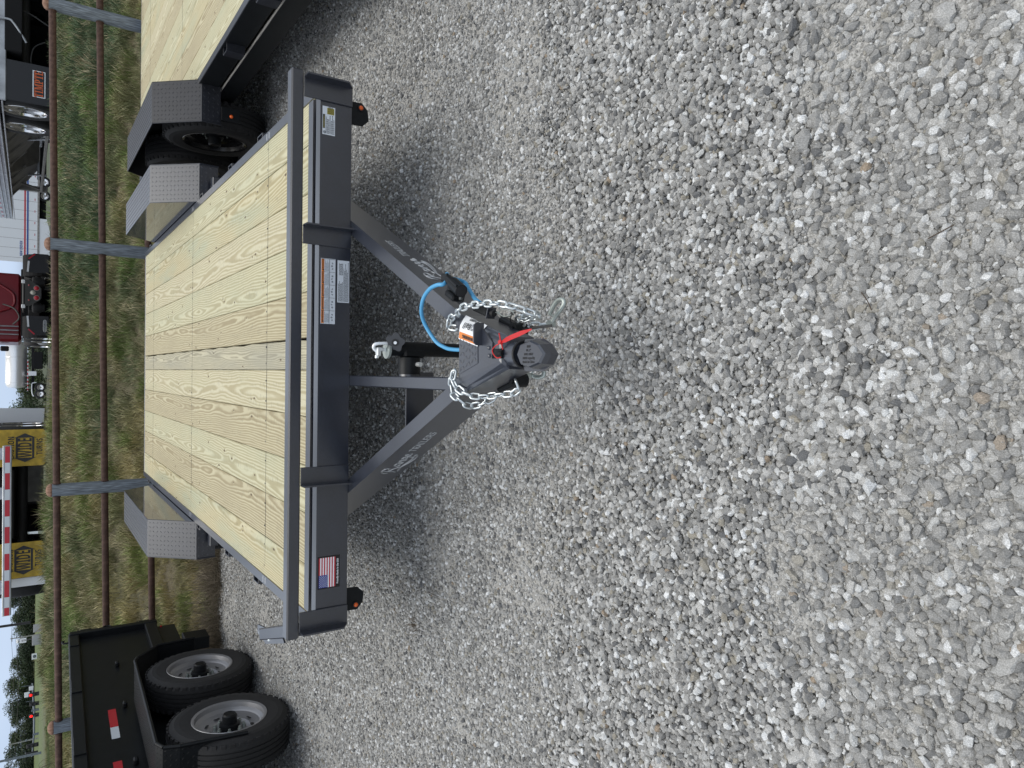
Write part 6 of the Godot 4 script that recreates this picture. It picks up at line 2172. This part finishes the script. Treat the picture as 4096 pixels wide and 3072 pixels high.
func trees() -> void:
	var rng := RandomNumberGenerator.new()
	rng.seed = 44
	var greens := [Color(0.040, 0.062, 0.026), Color(0.050, 0.072, 0.028), Color(0.034, 0.054, 0.028)]
	# position along the far row, height, width, what tells it apart
	var row := [
		[-47.5, 3.2, 5.2, "dense green tree seen under the wide-turn trailer, beside its left flap"],
		[-52.0, 2.8, 5.0, "low round tree behind the parked cars"],
		[-56.0, 3.9, 4.6, "pointed tree behind the black pole"],
		[-60.0, 3.4, 4.8, "rounded tree behind the one way sign"],
		[-64.0, 2.9, 4.6, "low tree behind the small lawn sign"],
		[-67.5, 2.6, 4.2, "ragged low tree with a leaning top, left of the lawn sign"],
		[-71.0, 3.5, 4.6, "spreading tree left of the ragged low one"],
		[-75.0, 4.6, 5.2, "broad tree behind the first red signal"],
		[-79.0, 5.0, 5.6, "tallest dark tree above the red signals"],
		[-83.2, 3.9, 4.6, "even dark tree left of the tallest one"],
		[-86.8, 3.7, 4.4, "dark tree above the grey mast arm"],
		[-90.2, 4.3, 4.6, "pale topped tree beside the lamp pole"],
		[-94.5, 5.0, 5.4, "bushy tree left of the lamp pole"],
		[-99.5, 5.0, 5.6, "last tree at the picture's left edge"],
	]
	for i in row.size():
		var r: Array = row[i]
		var z: float = -204.0 + (r[0] + 75.0) * -0.24 + rng.randf_range(-2, 2)
		var gy := bank_y(r[0], z) - 0.1
		tree(Vector3(r[0], gy, z), r[1] + 1.0, r[2], crown(500 + i, r[2] * 1.55, r[1] + 1.0, 6500, 0.15, greens[i % 3], 0.0), r[3])
	var mid := [
		[-4.0, 3.1, 3.4, "tree in the gap between the semi trailer and the white tank"],
		[-1.7, 2.7, 2.9, "smaller tree half behind the tank truck's tail"],
		[2.0, 2.6, 3.4, "tree seen through the gap under the tank"],
		[-8.5, 2.8, 4.0, "tree glimpsed under the semi trailer"],
	]
	for i in mid.size():
		var r: Array = mid[i]
		var z := -86.0
		tree(Vector3(r[0], bank_y(r[0], z) - 0.1, z), r[1], r[2], crown(560 + i, r[2] * 1.35, r[1], 5000, 0.085, greens[i % 3] * 1.2, 0.02), r[3])
	# undergrowth closing the foot of the far row
	var hedge := crown(600, 1.0, 1.0, 3, 0.1, greens[0])
	hedge = Shape.new()
	for i in 16000:
		var x := rng.randf_range(-104.0, -45.0)
		var z := -201.5 + (x + 75.0) * -0.24 + rng.randf_range(-1.5, 1.5)
		var p := Vector3(x, bank_y(x, z) + rng.randf() * rng.randf_range(0.8, 3.0), z)
		var u := Vector3(rng.randfn(), rng.randfn() * 0.6, rng.randfn()).normalized()
		var v := u.cross(Vector3(rng.randfn(), rng.randfn(), rng.randfn())).normalized()
		var q := rng.randf_range(0.5, 1.2)
		hedge.tint = Color(0.036 * q, 0.054 * q, 0.024 * q)
		hedge.tri(p - u * 0.2, p + u * 0.2, p + v * 0.26)
	var o := put("undergrowth", hedge, M.leaf, self)
	tag(o, "dark undergrowth along the foot of the far trees", "undergrowth", "", "stuff")
	# bushes on the far lawn
	var bs := [[-11.4, -24.5, 0.42, 0.75, "rounded green bush on the rough lawn below the red signals"], [-14.3, -20.5, 0.46, 0.9, "light green bush at the picture's left edge, behind the dump trailer"], [-10.6, -29.0, 0.30, 0.7, "low weedy bush beside the tip of the concrete drive"]]
	for i in bs.size():
		var r: Array = bs[i]
		var t := thing("bush", r[4], "bush", Vector3(r[0], bank_y(r[0], r[1]) - 0.05, r[1]))
		var s := Shape.new()
		for k in 5:
			s.tube(PackedVector3Array([Vector3.ZERO, Vector3(rng.randf_range(-0.15, 0.15), r[2] * 0.7, rng.randf_range(-0.15, 0.15))]), 0.006, 5)
		put("stem", s, M.trunk, t)
		put("foliage", crown(700 + i, r[3], r[2], 2400, 0.022, Color(0.12, 0.165, 0.05), 0.0), M.leaf, t)
	var dead := thing("dead_shrub", "leafless drooping brown shrub in front of the far lawn", "shrub", Vector3(-12.0, bank_y(-12.0, -22.5), -22.5))
	var s := Shape.new()
	for k in 26:
		var a := rng.randf() * TAU
		var r := rng.randf_range(0.1, 0.42)
		s.tube(curve([Vector3.ZERO, Vector3(cos(a) * r * 0.4, 0.42, sin(a) * r * 0.4), Vector3(cos(a) * r * 0.9, 0.46, sin(a) * r * 0.9), Vector3(cos(a) * r * 1.2, 0.12, sin(a) * r * 1.2)], 4), 0.004, 4)
	put("twigs", s, M.trunk, dead)

# ---------- little things on the ground ----------
func small_things() -> void:
	var rng := RandomNumberGenerator.new()
	rng.seed = 3
	# litter in the grass
	var s := Shape.new()
	var o := Vector3(2.05, bank_y(2.05, -7.6) + 0.06, -7.6)
	for i in 8:
		var a := TAU * i / 8
		var a2 := TAU * (i + 1) / 8
		s.tri(o + Vector3(0, 0.03, 0), o + Vector3(cos(a) * 0.09, 0.01 * sin(3 * a), sin(a) * 0.05), o + Vector3(cos(a2) * 0.09, 0.01 * sin(3 * a2), sin(a2) * 0.05))
	var p := put("paper_scrap", s, M.white, self)
	tag(p, "white scrap of litter lying in the grass below the middle rail", "litter")
	# weeds in the gravel
	var spots := [[Vector3(-2.25, 0, -0.62), "small green weed in the gravel near the dump trailer's front wheel"], [Vector3(-1.16, 0, -0.30), "dry brown sprig in the gravel beside the left marker tab"]]
	for i in 2:
		var t := thing("weed", spots[i][1], "weed", spots[i][0])
		var mesh := tuft_mesh(810 + i, 26, 0.045, 0.04, 0.0022)
		var m := mat(0.07, 0.10, 0.03, 0.8) if i == 0 else mat(0.13, 0.10, 0.07, 0.8)
		put("leaves", mesh, m, t)
	# a few twigs and straws on the stones in front
	var tw := [[0.60, 0.25, 0.9, 0.07], [0.05, 1.05, 2.2, 0.05], [-0.55, 0.72, 0.2, 0.06], [0.22, 1.86, 1.2, 0.05], [0.10, 1.72, 2.6, 0.045], [-0.98, -0.12, 1.5, 0.10]]
	for i in tw.size():
		var q: Array = tw[i]
		var c := Vector3(q[0], ground_y(q[0], q[1]) + 0.012, q[1])
		var d: Vector3 = Vector3(cos(q[2]), 0.05, sin(q[2])) * q[3] * 0.5
		s = Shape.new()
		s.tube(curve([c - d, c + Vector3(0, 0.004, 0.004), c + d], 4), 0.0012, 5)
		p = put("twig", s, M.trunk, self)
		tag(p, ["thin twig on the gravel right of the tongue", "short twig on the gravel ahead of the coupler", "thin twig on the gravel left of the coupler", "dry twig on the packed gravel at the bottom of the view", "second dry twig just behind the lowest one", "bent dry stem on the gravel beside the left marker tab"][i], "twig", "twigs on the gravel")
